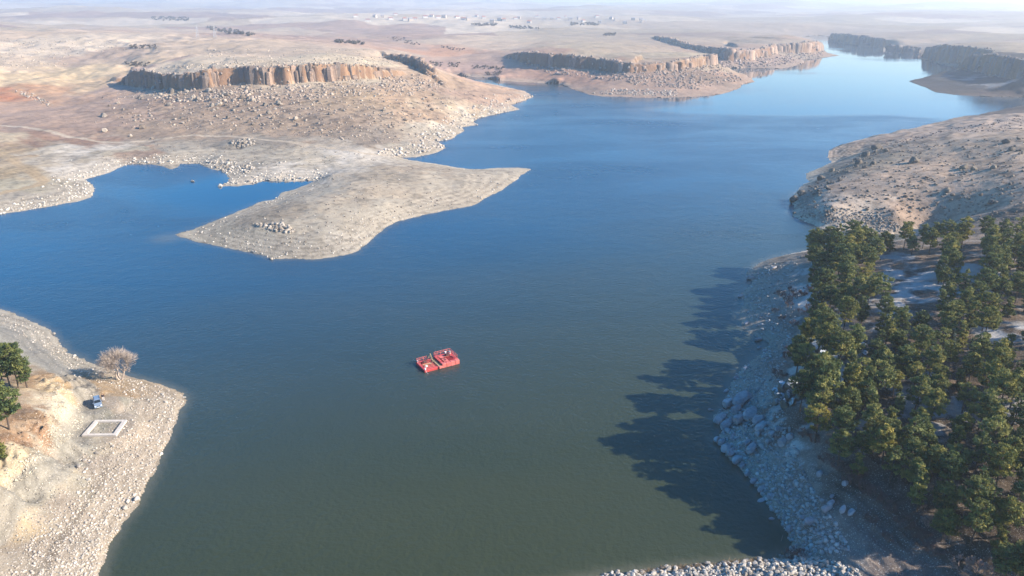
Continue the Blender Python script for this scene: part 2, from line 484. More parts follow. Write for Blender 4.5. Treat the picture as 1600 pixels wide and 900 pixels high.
# heights read off the photograph: column, row, metres above the lake
CTRL = [
 # bank with the van
 (152, 630, 4), (100, 640, 9), (40, 605, 9.5), (20, 700, 10), (0, 760, 9), (125, 662, 3.8), (92, 722, 3.4), (40, 792, 3.0), (0, 850, 3.2), (163, 670, 3.2), (187, 592, 1.3), (60, 552, 2.6), (0, 520, 2.8),
 (120, 595, 3.2), (70, 612, 7.5), (150, 600, 3.2), (60, 880, 2.6), (-120, 700, 13), (-120, 560, 10), (-150, 900, 9), (90, 960, 2.5), (210, 640, 2.2), (230, 690, 1.5), (170, 760, 1.9), (110, 820, 2.3), (150, 850, 1.2), (250, 625, 1.2), (40, 520, 1.8),
 (85, 668, 8.5), (55, 720, 8.2), (15, 770, 8), (112, 625, 7), (118, 690, 3.3), (20, 560, 3.5), (-60, 520, 4), (-60, 620, 11),
 # left land, low ground and track
 (0, 260, 3.2), (60, 292, 1.8), (20, 312, 1.4), (100, 240, 2.6), (0, 200, 5), (60, 185, 6.5), (230, 225, 3), (150, 258, 1.5), (300, 212, 4.6), (400, 216, 4.6), (500, 230, 4.4), (565, 239, 4), (-150, 300, 3), (-150, 220, 6), (-200, 160, 14), (90, 300, 1.2), (120, 268, 1.6),
 (160, 222, 3.2), (375, 221, 6.5), (375, 232, 3), (412, 228, 4.6), (430, 275, 1.6), (400, 262, 2.4), (450, 256, 3), (340, 246, 2.8), (520, 252, 3), (260, 246, 2), (200, 247, 1.6), (240, 240, 3.2), (160, 240, 3), (420, 278, 1.2),
 # peninsula
 (400, 350, 3.6), (430, 352, 4.4), (560, 290, 5.6), (650, 276, 4.6), (700, 285, 3.4), (480, 312, 4.4), (520, 272, 3.8), (600, 258, 3.6), (350, 366, 1.6), (500, 372, 3), (600, 320, 4), (720, 292, 2.8), (780, 274, 1.3), (460, 390, 1.4), (540, 350, 3.8), (340, 368, 1.2),
 # slope under the long cliff
 (150, 190, 6), (200, 182, 8), (300, 180, 10), (400, 180, 11), (500, 180, 12.5), (600, 172, 13), (250, 158, 13), (350, 156, 16), (450, 152, 17.5), (550, 147, 18.5), (620, 137, 19), (680, 140, 14.5), (700, 131, 14), (740, 148, 9.5), (780, 148, 7),
 (805, 147, 4.5), (700, 166, 8.5), (650, 190, 7), (600, 205, 7.2), (680, 206, 3), (640, 226, 3.6), (580, 226, 5.2), (560, 200, 8), (665, 229, 2), (160, 165, 9), (140, 150, 9), (300, 200, 6.4), (450, 200, 7.6), (740, 170, 4.5), (690, 120, 15), (720, 128, 10), (770, 160, 4), (650, 160, 12),
 # rocky rise, stubble field and red bank at the left
 (0, 50, 40), (100, 52, 40), (200, 58, 37), (0, 76, 31), (100, 80, 29), (60, 95, 24), (0, 104, 21.5), (150, 100, 21), (200, 96, 23), (180, 84, 27), (250, 80, 33), (50, 125, 12.5), (120, 120, 14), (172, 118, 16), (130, 140, 9.5), (20, 115, 15), (0, 130, 11.5),
 (20, 145, 9.5), (0, 157, 8), (80, 168, 6), (0, 176, 6), (95, 152, 8), (-150, 60, 40), (-150, 110, 20), (170, 128, 13), (150, 134, 11), (110, 106, 20), (40, 106, 19),
 # long mesa top and the valley behind
 (300, 96, 35), (450, 90, 35.5), (560, 86, 35), (350, 74, 36), (500, 72, 35), (585, 79, 34), (250, 62, 37), (420, 64, 35.5), (520, 71, 34), (450, 54, 22), (550, 60, 20), (640, 72, 21), (350, 54, 24), (230, 52, 28), (620, 82, 32), (210, 105, 29),
 # red ground and far cove
 (720, 113, 4), (780, 117, 5), (700, 106, 8), (720, 100, 10), (700, 88, 14), (650, 82, 18), (740, 78, 19), (690, 68, 22), (800, 62, 22), (900, 62, 22), (800, 50, 19), (780, 100, 11), (830, 115, 5.5), (680, 97, 12),
 # second mesa
 (950, 136, 4.5), (870, 122, 6), (1050, 131, 6), (1100, 121, 8), (1148, 126, 3), (1020, 144, 2.4), (900, 116, 8.5), (1150, 118, 4), (950, 82, 25), (1050, 86, 24), (850, 74, 24.5), (1000, 70, 24.5), (900, 68, 24), (1000, 132, 6), (1090, 140, 3), (1110, 108, 11),
 # third and fourth
 (1200, 98, 4.5), (1240, 96, 3), (1292, 85, 1.5), (1100, 62, 23), (1200, 64, 22.5), (1150, 52, 22), (1250, 61, 19.5), (1240, 54, 15), (1200, 50, 16), (1040, 54, 21),
 # far right land
 (1400, 60, 17), (1500, 66, 19), (1600, 70, 23), (1500, 52, 21), (1600, 56, 22), (1438, 123, 2.5), (1460, 116.5, 5), (1480, 111, 8), (1480, 126, 3.5), (1520, 131, 5), (1580, 131, 6), (1530, 145, 1.6), (1450, 128, 1.6), (1600, 84, 28), (1560, 82, 28), (1640, 100, 28), (1700, 60, 24), (1700, 110, 26), (1640, 140, 8), (1320, 50, 14), (1360, 50, 15),
 # bare hill
 (1600, 178, 21), (1540, 182, 16), (1440, 201, 9), (1500, 189, 13), (1380, 213, 6.5), (1340, 222, 4), (1315, 233, 2), (1480, 213, 19), (1600, 212, 26), (1400, 224, 11.5), (1365, 234, 9.5), (1500, 250, 17), (1600, 260, 22.5), (1400, 280, 12.5), (1500, 300, 13.5), (1600, 320, 19),
 (1300, 320, 7), (1400, 330, 7), (1500, 340, 11), (1600, 352, 16), (1280, 292, 8.5), (1320, 266, 8.5), (1290, 336, 4), (1480, 206, 14.5), (1800, 200, 28), (1800, 300, 24), (1800, 170, 18), (1340, 250, 7.5), (1320, 245, 2.5), (1335, 238, 3.5), (1600, 166, 5),
 # wooded hill
 (1290, 395, 7.5), (1262, 397, 5), (1235, 402.5, 3), (1210, 406.5, 1.5), (1330, 391, 10.5), (1400, 387, 13), (1500, 382, 15.5), (1600, 378, 18), (1420, 432, 13), (1250, 442, 5.5), (1300, 440, 10), (1220, 482, 3.4), (1280, 500, 10), (1400, 500, 14), (1500, 450, 16), (1600, 452, 18), (1600, 550, 17), (1500, 560, 14.8), (1400, 580, 12.5),
 (1300, 560, 12), (1250, 562, 8), (1238, 600, 8), (1212, 560, 2.2), (1200, 620, 3.8), (1180, 642, 2.4), (1250, 642, 9), (1300, 682, 10.5), (1400, 682, 11.5), (1500, 682, 13), (1600, 682, 14.5), (1200, 702, 3), (1250, 742, 5), (1300, 802, 5.8), (1250, 822, 2.4), (1400, 802, 7.2), (1500, 802, 9),
 (1600, 802, 11), (1350, 872, 4.4), (1290, 880, 2.2), (1450, 882, 4.6), (1550, 890, 6.4), (1800, 600, 20), (1800, 800, 15), (1800, 450, 21), (1800, 384, 20), (1750, 960, 9), (1500, 980, 4), (1300, 960, 2.6), (1150, 930, 2.6), (1000, 940, 2.6), (900, 960, 2.6), (1220, 895, 1.6), (1120, 905, 1.6),
]
# cliffs: column, row of the rim, row of the foot, height of the foot
CLIFFS = {
 'long': [(188, 128, 134, 13), (200, 119, 136, 13), (220, 114, 137, 14), (240, 117, 139, 15), (262, 118, 140, 15.8), (285, 117, 140, 17), (305, 114, 140, 18), (322, 109, 138, 19), (345, 107.5, 134, 20), (370, 107, 132, 20.8), (400, 106, 131.5, 21.5), (440, 104, 131, 21.5),
          (480, 102, 129, 22), (520, 100.5, 127, 22), (550, 101, 125, 22), (575, 103, 122.5, 22.5), (600, 106, 120, 23), (612, 111, 119, 23)],
 'shoulder': [(604, 86, 93, 26), (625, 87, 98, 25), (645, 91, 106, 24), (658, 98, 114, 22.5), (668, 108, 118, 21)],
 'second': [(800, 84, 92, 16), (820, 82, 98, 14), (840, 84, 102, 13), (870, 86, 105, 12), (900, 88.5, 107, 12), (930, 91.5, 108, 12), (960, 97, 113, 12), (985, 100.5, 114, 12.5), (1010, 103, 113, 13), (1024, 101, 111.5, 13.5), (1040, 99.5, 110.5, 13.5),
            (1060, 97, 109.5, 13.5), (1080, 93, 106, 13.5), (1100, 88.5, 102, 13.5), (1115, 87, 100, 13.5), (1121, 86, 98, 13)],
 'third': [(1022, 57, 61, 21), (1040, 60, 66, 19), (1060, 65.5, 72, 17), (1080, 71, 77, 14.5), (1100, 74, 82, 12.5), (1120, 75, 87, 10.5), (1135, 77, 94, 8.5), (1152, 78.5, 94, 8.5), (1172, 79.5, 93, 8.5), (1188, 78, 89, 9), (1204, 74, 86, 9.5), (1212, 70, 83, 9)],
 'fourth': [(1217, 70, 82, 7), (1240, 69, 82.5, 6), (1260, 66, 83, 5), (1278, 66, 82, 4), (1283, 68, 79, 3)],
 'far': [(1296, 53, 63, 1.5), (1320, 54, 67, 1.5), (1350, 57, 71.5, 1.5), (1378, 60, 73, 1.5)],
 'far_step': [(1384, 69, 81, 1.5), (1410, 71.5, 81.5, 1.5), (1434, 74, 82.5, 1.5)],
 'far_cove': [(1442, 75, 89, 2), (1460, 72, 95, 2), (1490, 73, 99, 2.5), (1520, 77, 101, 4), (1540, 81, 101, 7)],
 'point': [(1502, 91, 106, 8), (1511, 88, 109, 8), (1540, 87, 115, 9), (1570, 91, 120, 10), (1592, 97, 124, 10.5), (1640, 101, 128, 11)],
}

def resample(P, step):
    P = np.asarray(P, float)
    seg = np.linalg.norm(np.diff(P[:, :2], axis=0), axis=1)
    s = np.r_[0, np.cumsum(seg)]
    n = max(2, int(round(s[-1] / step)) + 1)
    q = np.linspace(0, s[-1], n)
    return np.stack([np.interp(q, s, P[:, k]) for k in range(P.shape[1])], 1)

pts = []
for px, py, z in CTRL:
    x, y = unproj(px, py, z)
    pts.append((x, y, z))
CLIFF_LINES = {}
for nm, L in CLIFFS.items():
    rows = []
    for px, rim, foot, z in L:
        x, y = unproj(px, foot, z)
        rows.append((x, y, z, rim))
    rows = np.array(rows)
    D = float(np.hypot(rows[:, 0], rows[:, 1]).mean())
    rows = resample(rows, max(3.0, D / 190))
    t = np.gradient(rows[:, :2], axis=0)
    t /= np.linalg.norm(t, axis=1)[:, None]
    nrm = np.stack([-t[:, 1], t[:, 0]], 1)
    rd = rows[:, :2] / np.linalg.norm(rows[:, :2], axis=1)[:, None]
    if (nrm * rd).sum() < 0:
        nrm = -nrm
    wd = max(1.6, D / 500)
    top = rows[:, :2] + nrm * wd
    zt = z_at(top[:, 0], top[:, 1], rows[:, 3])
    zt = np.maximum(zt, rows[:, 2] + 0.5)
    for k in range(len(rows)):
        pts.append((rows[k, 0], rows[k, 1], rows[k, 2]))
    zt = np.convolve(np.pad(zt, 2, mode='edge'), np.ones(5) / 5, 'valid')
    CLIFF_LINES[nm] = (rows[:, :2], nrm, rows[:, 2], zt, wd)
# shoreline points
Wc = np.vstack([WXY, WXY[:1]])
acc = 1e9
for k in range(len(Wc) - 1):
    a, b = Wc[k], Wc[k + 1]
    L = np.linalg.norm(b - a)
    step = max(5, np.hypot(*a) / 45)
    n = max(1, int(L / step))
    for j in range(n):
        q = a + (b - a) * j / n
        pts.append((q[0], q[1], 0.1))
for az in range(-60, 61, 8):
    for D, z in ((2300, 24), (3000, 28), (4200, 34), (6000, 52), (9500, 100)):
        z2 = z * (1 + 0.25 * math.sin(az * 0.21 + D * 0.0017)) + (6 if az < 0 else -4)
        a = rad(az)
        pts.append((D * math.sin(a), D * math.cos(a), z2))
pts = np.array(pts)
# drop near-coincident points
key = np.unique(np.round(pts[:, :2] / 0.8), axis=0, return_index=True)[1]
pts = pts[key]

def cliff_step(x, y):
    """the sudden rise at the cliffs: full just behind each rim, fading out far behind it"""
    J = np.zeros(len(x))
    for nm, (P, nr, zf, zt, wd) in CLIFF_LINES.items():
        dl = zt - zf
        e0, e1 = P[0] - P[2], P[-1] - P[-3]
        e0, e1 = e0 / np.linalg.norm(e0), e1 / np.linalg.norm(e1)
        ext = np.array([30, 15.0]) * max(1, np.hypot(*P[0]) / 900)
        Q = np.vstack([P[0] + e0 * ext[0], P[0] + e0 * ext[1], P, P[-1] + e1 * ext[1], P[-1] + e1 * ext[0]])
        dl = np.r_[0, dl[0] * 0.6, dl, dl[-1] * 0.6, 0]
        nn = np.vstack([nr[:1], nr[:1], nr, nr[-1:], nr[-1:]])
        D = np.hypot(P[:, 0], P[:, 1]).mean()
        f1 = 70 + 0.12 * D
        m = np.nonzero((x > Q[:, 0].min() - f1) & (x < Q[:, 0].max() + f1) & (y > Q[:, 1].min() - f1) & (y < Q[:, 1].max() + f1))[0]
        if not len(m):
            continue
        X, Y = x[m], y[m]
        best = np.full(len(m), 1e12)
        sg, dd = np.zeros(len(m)), np.zeros(len(m))
        for k in range(len(Q) - 1):
            ex, ey = Q[k + 1] - Q[k]
            t = np.clip(((X - Q[k, 0]) * ex + (Y - Q[k, 1]) * ey) / (ex * ex + ey * ey), 0, 1)
            qx, qy = X - Q[k, 0] - t * ex, Y - Q[k, 1] - t * ey
            d2 = qx * qx + qy * qy
            b = d2 < best
            best = np.where(b, d2, best)
            n2 = nn[k] + nn[k + 1]
            sg = np.where(b, np.sign(qx * n2[0] + qy * n2[1]), sg)
            dd = np.where(b, dl[k] + (dl[k + 1] - dl[k]) * t, dd)
        s_ = np.sqrt(best)
        j = dd * smooth(0, wd, s_) * smooth(f1, 25, s_) * (sg > 0)
        J[m] = np.maximum(J[m], j)
    return J

PX = pts[:, :2] / 1000.0
A = np.linalg.norm(PX[:, None] - PX[None], axis=2)
n = len(PX)
Pm = np.c_[np.ones(n), PX]
K = np.zeros((n + 3, n + 3))
K[:n, :n] = A - np.eye(n) * 1e-4
K[:n, n:] = Pm
K[n:, :n] = Pm.T
sol = np.linalg.solve(K, np.r_[pts[:, 2] - cliff_step(pts[:, 0], pts[:, 1]), 0, 0, 0])
RW, RP = sol[:n].astype(np.float32), sol[n:]
PXf = PX.astype(np.float32)

def rbf(x, y):
    out = np.empty(len(x), np.float32)
    for i in range(0, len(x), 6000):
        a, b = (x[i:i + 6000] / 1000).astype(np.float32), (y[i:i + 6000] / 1000).astype(np.float32)
        d = np.subtract.outer(a, PXf[:, 0]) ** 2
        d += np.subtract.outer(b, PXf[:, 1]) ** 2
        np.sqrt(d, out=d)
        out[i:i + 6000] = d @ RW + RP[0] + RP[1] * a + RP[2] * b
    return out

def lake_distance(x, y):
    """signed distance to the shore, positive on land"""
    d2 = np.full(len(x), 1e12)
    ins = np.zeros(len(x), bool)
    for k in range(len(Wc) - 1):
        ax, ay = Wc[k]
        bx, by = Wc[k + 1]
        ex, ey = bx - ax, by - ay
        t = np.clip(((x - ax) * ex + (y - ay) * ey) / (ex * ex + ey * ey), 0, 1)
        d2 = np.minimum(d2, (x - ax - t * ex) ** 2 + (y - ay - t * ey) ** 2)
        if ay != by:
            c = (ay > y) != (by > y)
            ins ^= c & (x < (bx - ax) * (y - ay) / (by - ay) + ax)
    d = np.sqrt(d2)
    return np.where(ins, -d, d)

# polar grid round the camera's foot: fine near, coarse far
rs = [60.0]
while rs[-1] < 9000:
    r = rs[-1]
    rs.append(r + (0.0026 * r if r < 1500 else 0.0026 * r + (r - 1500) * 0.012))
rs = np.array(rs)
az = np.radians(np.arange(-51, 51.01, 0.135))
NR, NA = len(rs), len(az)
GX = (rs[:, None] * np.sin(az)[None]).ravel()
GY = (rs[:, None] * np.cos(az)[None]).ravel()
GR = np.repeat(rs, NA)
cd = lake_distance(GX[::1], GY[::1])
jit = np.clip(GR / 300, 0.5, 4)
cd = cd + (fbm(GX / 3 / jit, GY / 3 / jit, 5, 3) - 0.5) * 1.6 * jit * smooth(80, 300, GR) + (fbm(GX / 2.2, GY / 2.2, 9, 3) - 0.5) * 1.3
need = cd > -12
wx = (fbm(GX / 7, GY / 7, 31, 3) - 0.5) * 9 * smooth(380, 520, GR)
wy = (fbm(GX / 7, GY / 7, 41, 3) - 0.5) * 9 * smooth(380, 520, GR)
GH = np.full(NR * NA, -6.0, np.float32)
GH[need] = rbf((GX + wx)[need], (GY + wy)[need]) + cliff_step((GX + wx)[need], (GY + wy)[need])
land = cd > 0
lift = np.where(cd < 25, 0.06 + 0.05 * cd, 1.3)
dm = smooth(0.5, 22, cd)
relief = (fbm(GX / 26, GY / 26, 3, 4) - 0.5) * 3.0 * smooth(6, 60, cd) + (fbm(GX / 5.5, GY / 5.5, 13, 4) - 0.5) * 0.9 * dm + (fbm(GX / 110, GY / 110, 23, 3) - 0.5) * 13 * smooth(640, 950, GR) * smooth(60, 260, cd) * (1 - 0.7 * smooth(-50, 100, GX)) + (ridged(GX / 46, GY / 30, 29, 3) - 0.5) * 7 * smooth(640, 760, GR) * smooth(1500, 1200, GR) * smooth(-230, -330, GX) * smooth(60, 160, cd)
relief += (fbm(GX / 420, GY / 300, 57, 4) - 0.5) * 46 * smooth(1250, 2200, GR) * smooth(150, 600, cd)
far = smooth(1500, 4000, GR)
relief += far * (fbm(GX / 900, GY / 900, 77, 4) - 0.5) * 120 * smooth(2000, 7500, GR)
GH = GH + relief
GH = np.where(land, np.maximum(GH, lift * (0.55 + 0.9 * fbm(GX / 9, GY / 9, 15, 2))), np.minimum(-0.12 * -cd - 0.02, 0))
GH = np.maximum(GH, -6).astype(np.float32)

# gullied pale bluff between the roadside pines and the bank road
bl_ = unproj(np.array([92, 128, 128, 88, 52, 10, -30]), np.array([596, 626, 662, 690, 728, 764, 790]), np.array([4.5, 5, 5, 5.5, 5.5, 5.5, 5.5]))
def _dl(x, y, L):
    d2 = np.full(len(x), 1e12)
    for (ax, ay), (bx, by) in zip(L[:-1], L[1:]):
        ex, ey = bx - ax, by - ay
        t = np.clip(((x - ax) * ex + (y - ay) * ey) / (ex * ex + ey * ey), 0, 1)
        d2 = np.minimum(d2, (x - ax - t * ex) ** 2 + (y - ay - t * ey) ** 2)
    return np.sqrt(d2)
nb_ = np.nonzero((GX < -30) & (GY < 220))[0]
f_ = smooth(7.5, 2.0, _dl(GX[nb_], GY[nb_], bl_))
GH[nb_] += (f_ * ((ridged(GX[nb_] / 3.4, GY[nb_] / 3.4, 61) - 0.55) * 2.4 + (ridged(GX[nb_] / 1.3, GY[nb_] / 1.3, 67) - 0.5) * 1.3)).astype(np.float32)
# broken ground on the shaded bank below the wood
nb_ = np.nonzero((GX > 30) & (GY < 235) & (cd > 0.5) & (cd < 40))[0]
GH[nb_] += ((ridged((GX[nb_] + 0.6 * GY[nb_]) / 2.2, (GY[nb_] - 0.6 * GX[nb_]) / 6.5, 71) - 0.5) * 0.9 * smooth(0.5, 4, cd[nb_])).astype(np.float32)
# level spots for the concrete frame and the van
for fx, fy, fz, r0_, r1_ in ((163.5, 670.5, 3.2, 4.6, 8.5), (153.3, 632, 3.5, 3.0, 6.5)):
    qx, qy = unproj(fx, fy, fz)
    dq = np.hypot(GX - qx, GY - qy)
    f_ = smooth(r1_, r0_, dq)
    GH = (GH * (1 - f_) + fz * f_).astype(np.float32)

# pixels of every grid point (used to say where in the land a colour or a field lies)
GPX, GPY = project(GX, GY, GH)

def inpoly(px, py, poly):
    ins = np.zeros(len(px), bool)
    for k in range(len(poly)):
        (ax, ay), (bx, by) = poly[k - 1], poly[k]
        if ay != by:
            c = (ay > py) != (by > py)
            ins ^= c & (px < (bx - ax) * (py - ay) / (by - ay) + ax)
    return ins

def dist_line(x, y, L):
    d2 = np.full(len(x), 1e12)
    for (ax, ay), (bx, by) in zip(L[:-1], L[1:]):
        ex, ey = bx - ax, by - ay
        t = np.clip(((x - ax) * ex + (y - ay) * ey) / (ex * ex + ey * ey + 1e-9), 0, 1)
        d2 = np.minimum(d2, (x - ax - t * ex) ** 2 + (y - ay - t * ey) ** 2)
    return np.sqrt(d2)

H2 = GH.reshape(NR, NA)
def hz(x, y):
    """terrain height at world x, y"""
    x, y = np.atleast_1d(np.asarray(x, float)), np.atleast_1d(np.asarray(y, float))
    r, a = np.hypot(x, y), np.arctan2(x, y)
    i = np.clip(np.interp(r, rs, np.arange(NR)), 0, NR - 1.001)
    j = np.clip((a - az[0]) / (az[1] - az[0]), 0, NA - 1.001)
    i0, j0 = i.astype(int), j.astype(int)
    fi, fj = i - i0, j - j0
    return (H2[i0, j0] * (1 - fj) + H2[i0, j0 + 1] * fj) * (1 - fi) + (H2[i0 + 1, j0] * (1 - fj) + H2[i0 + 1, j0 + 1] * fj) * fi

def ground(px, py):
    """where the line of sight through a picture point meets the land or the lake -> x, y, z"""
    px, py = np.atleast_1d(np.asarray(px, float)), np.atleast_1d(np.asarray(py, float))
    out = np.zeros((len(px), 3))
    u, v = (px - 800) / FPX, (450 - py) / FPX
    dy, dz = CP + v * SP, -SP + v * CP
    hl = np.hypot(u, dy)
    a = np.arctan2(u, dy)
    j = np.clip((a - az[0]) / (az[1] - az[0]), 0, NA - 1.001)
    j0 = j.astype(int)
    fj = j - j0
    for k in range(len(px)):
        col = np.maximum(H2[:, j0[k]] * (1 - fj[k]) + H2[:, j0[k] + 1] * fj[k], -0.05)
        zr = CAM_H + dz[k] / hl[k] * rs
        hit = np.nonzero(col >= zr)[0]
        if len(hit) == 0:
            out[k] = np.nan
            continue
        i = max(1, hit[0])
        g0, g1 = zr[i - 1] - col[i - 1], zr[i] - col[i]
        f = g0 / (g0 - g1) if g0 != g1 else 0
        r = rs[i - 1] + (rs[i] - rs[i - 1]) * min(max(f, 0), 1)
        out[k] = (r * math.sin(a[k]), r * math.cos(a[k]), 0)
    ok = ~np.isnan(out[:, 0])
    out[ok, 2] = hz(out[ok, 0], out[ok, 1])
    return out

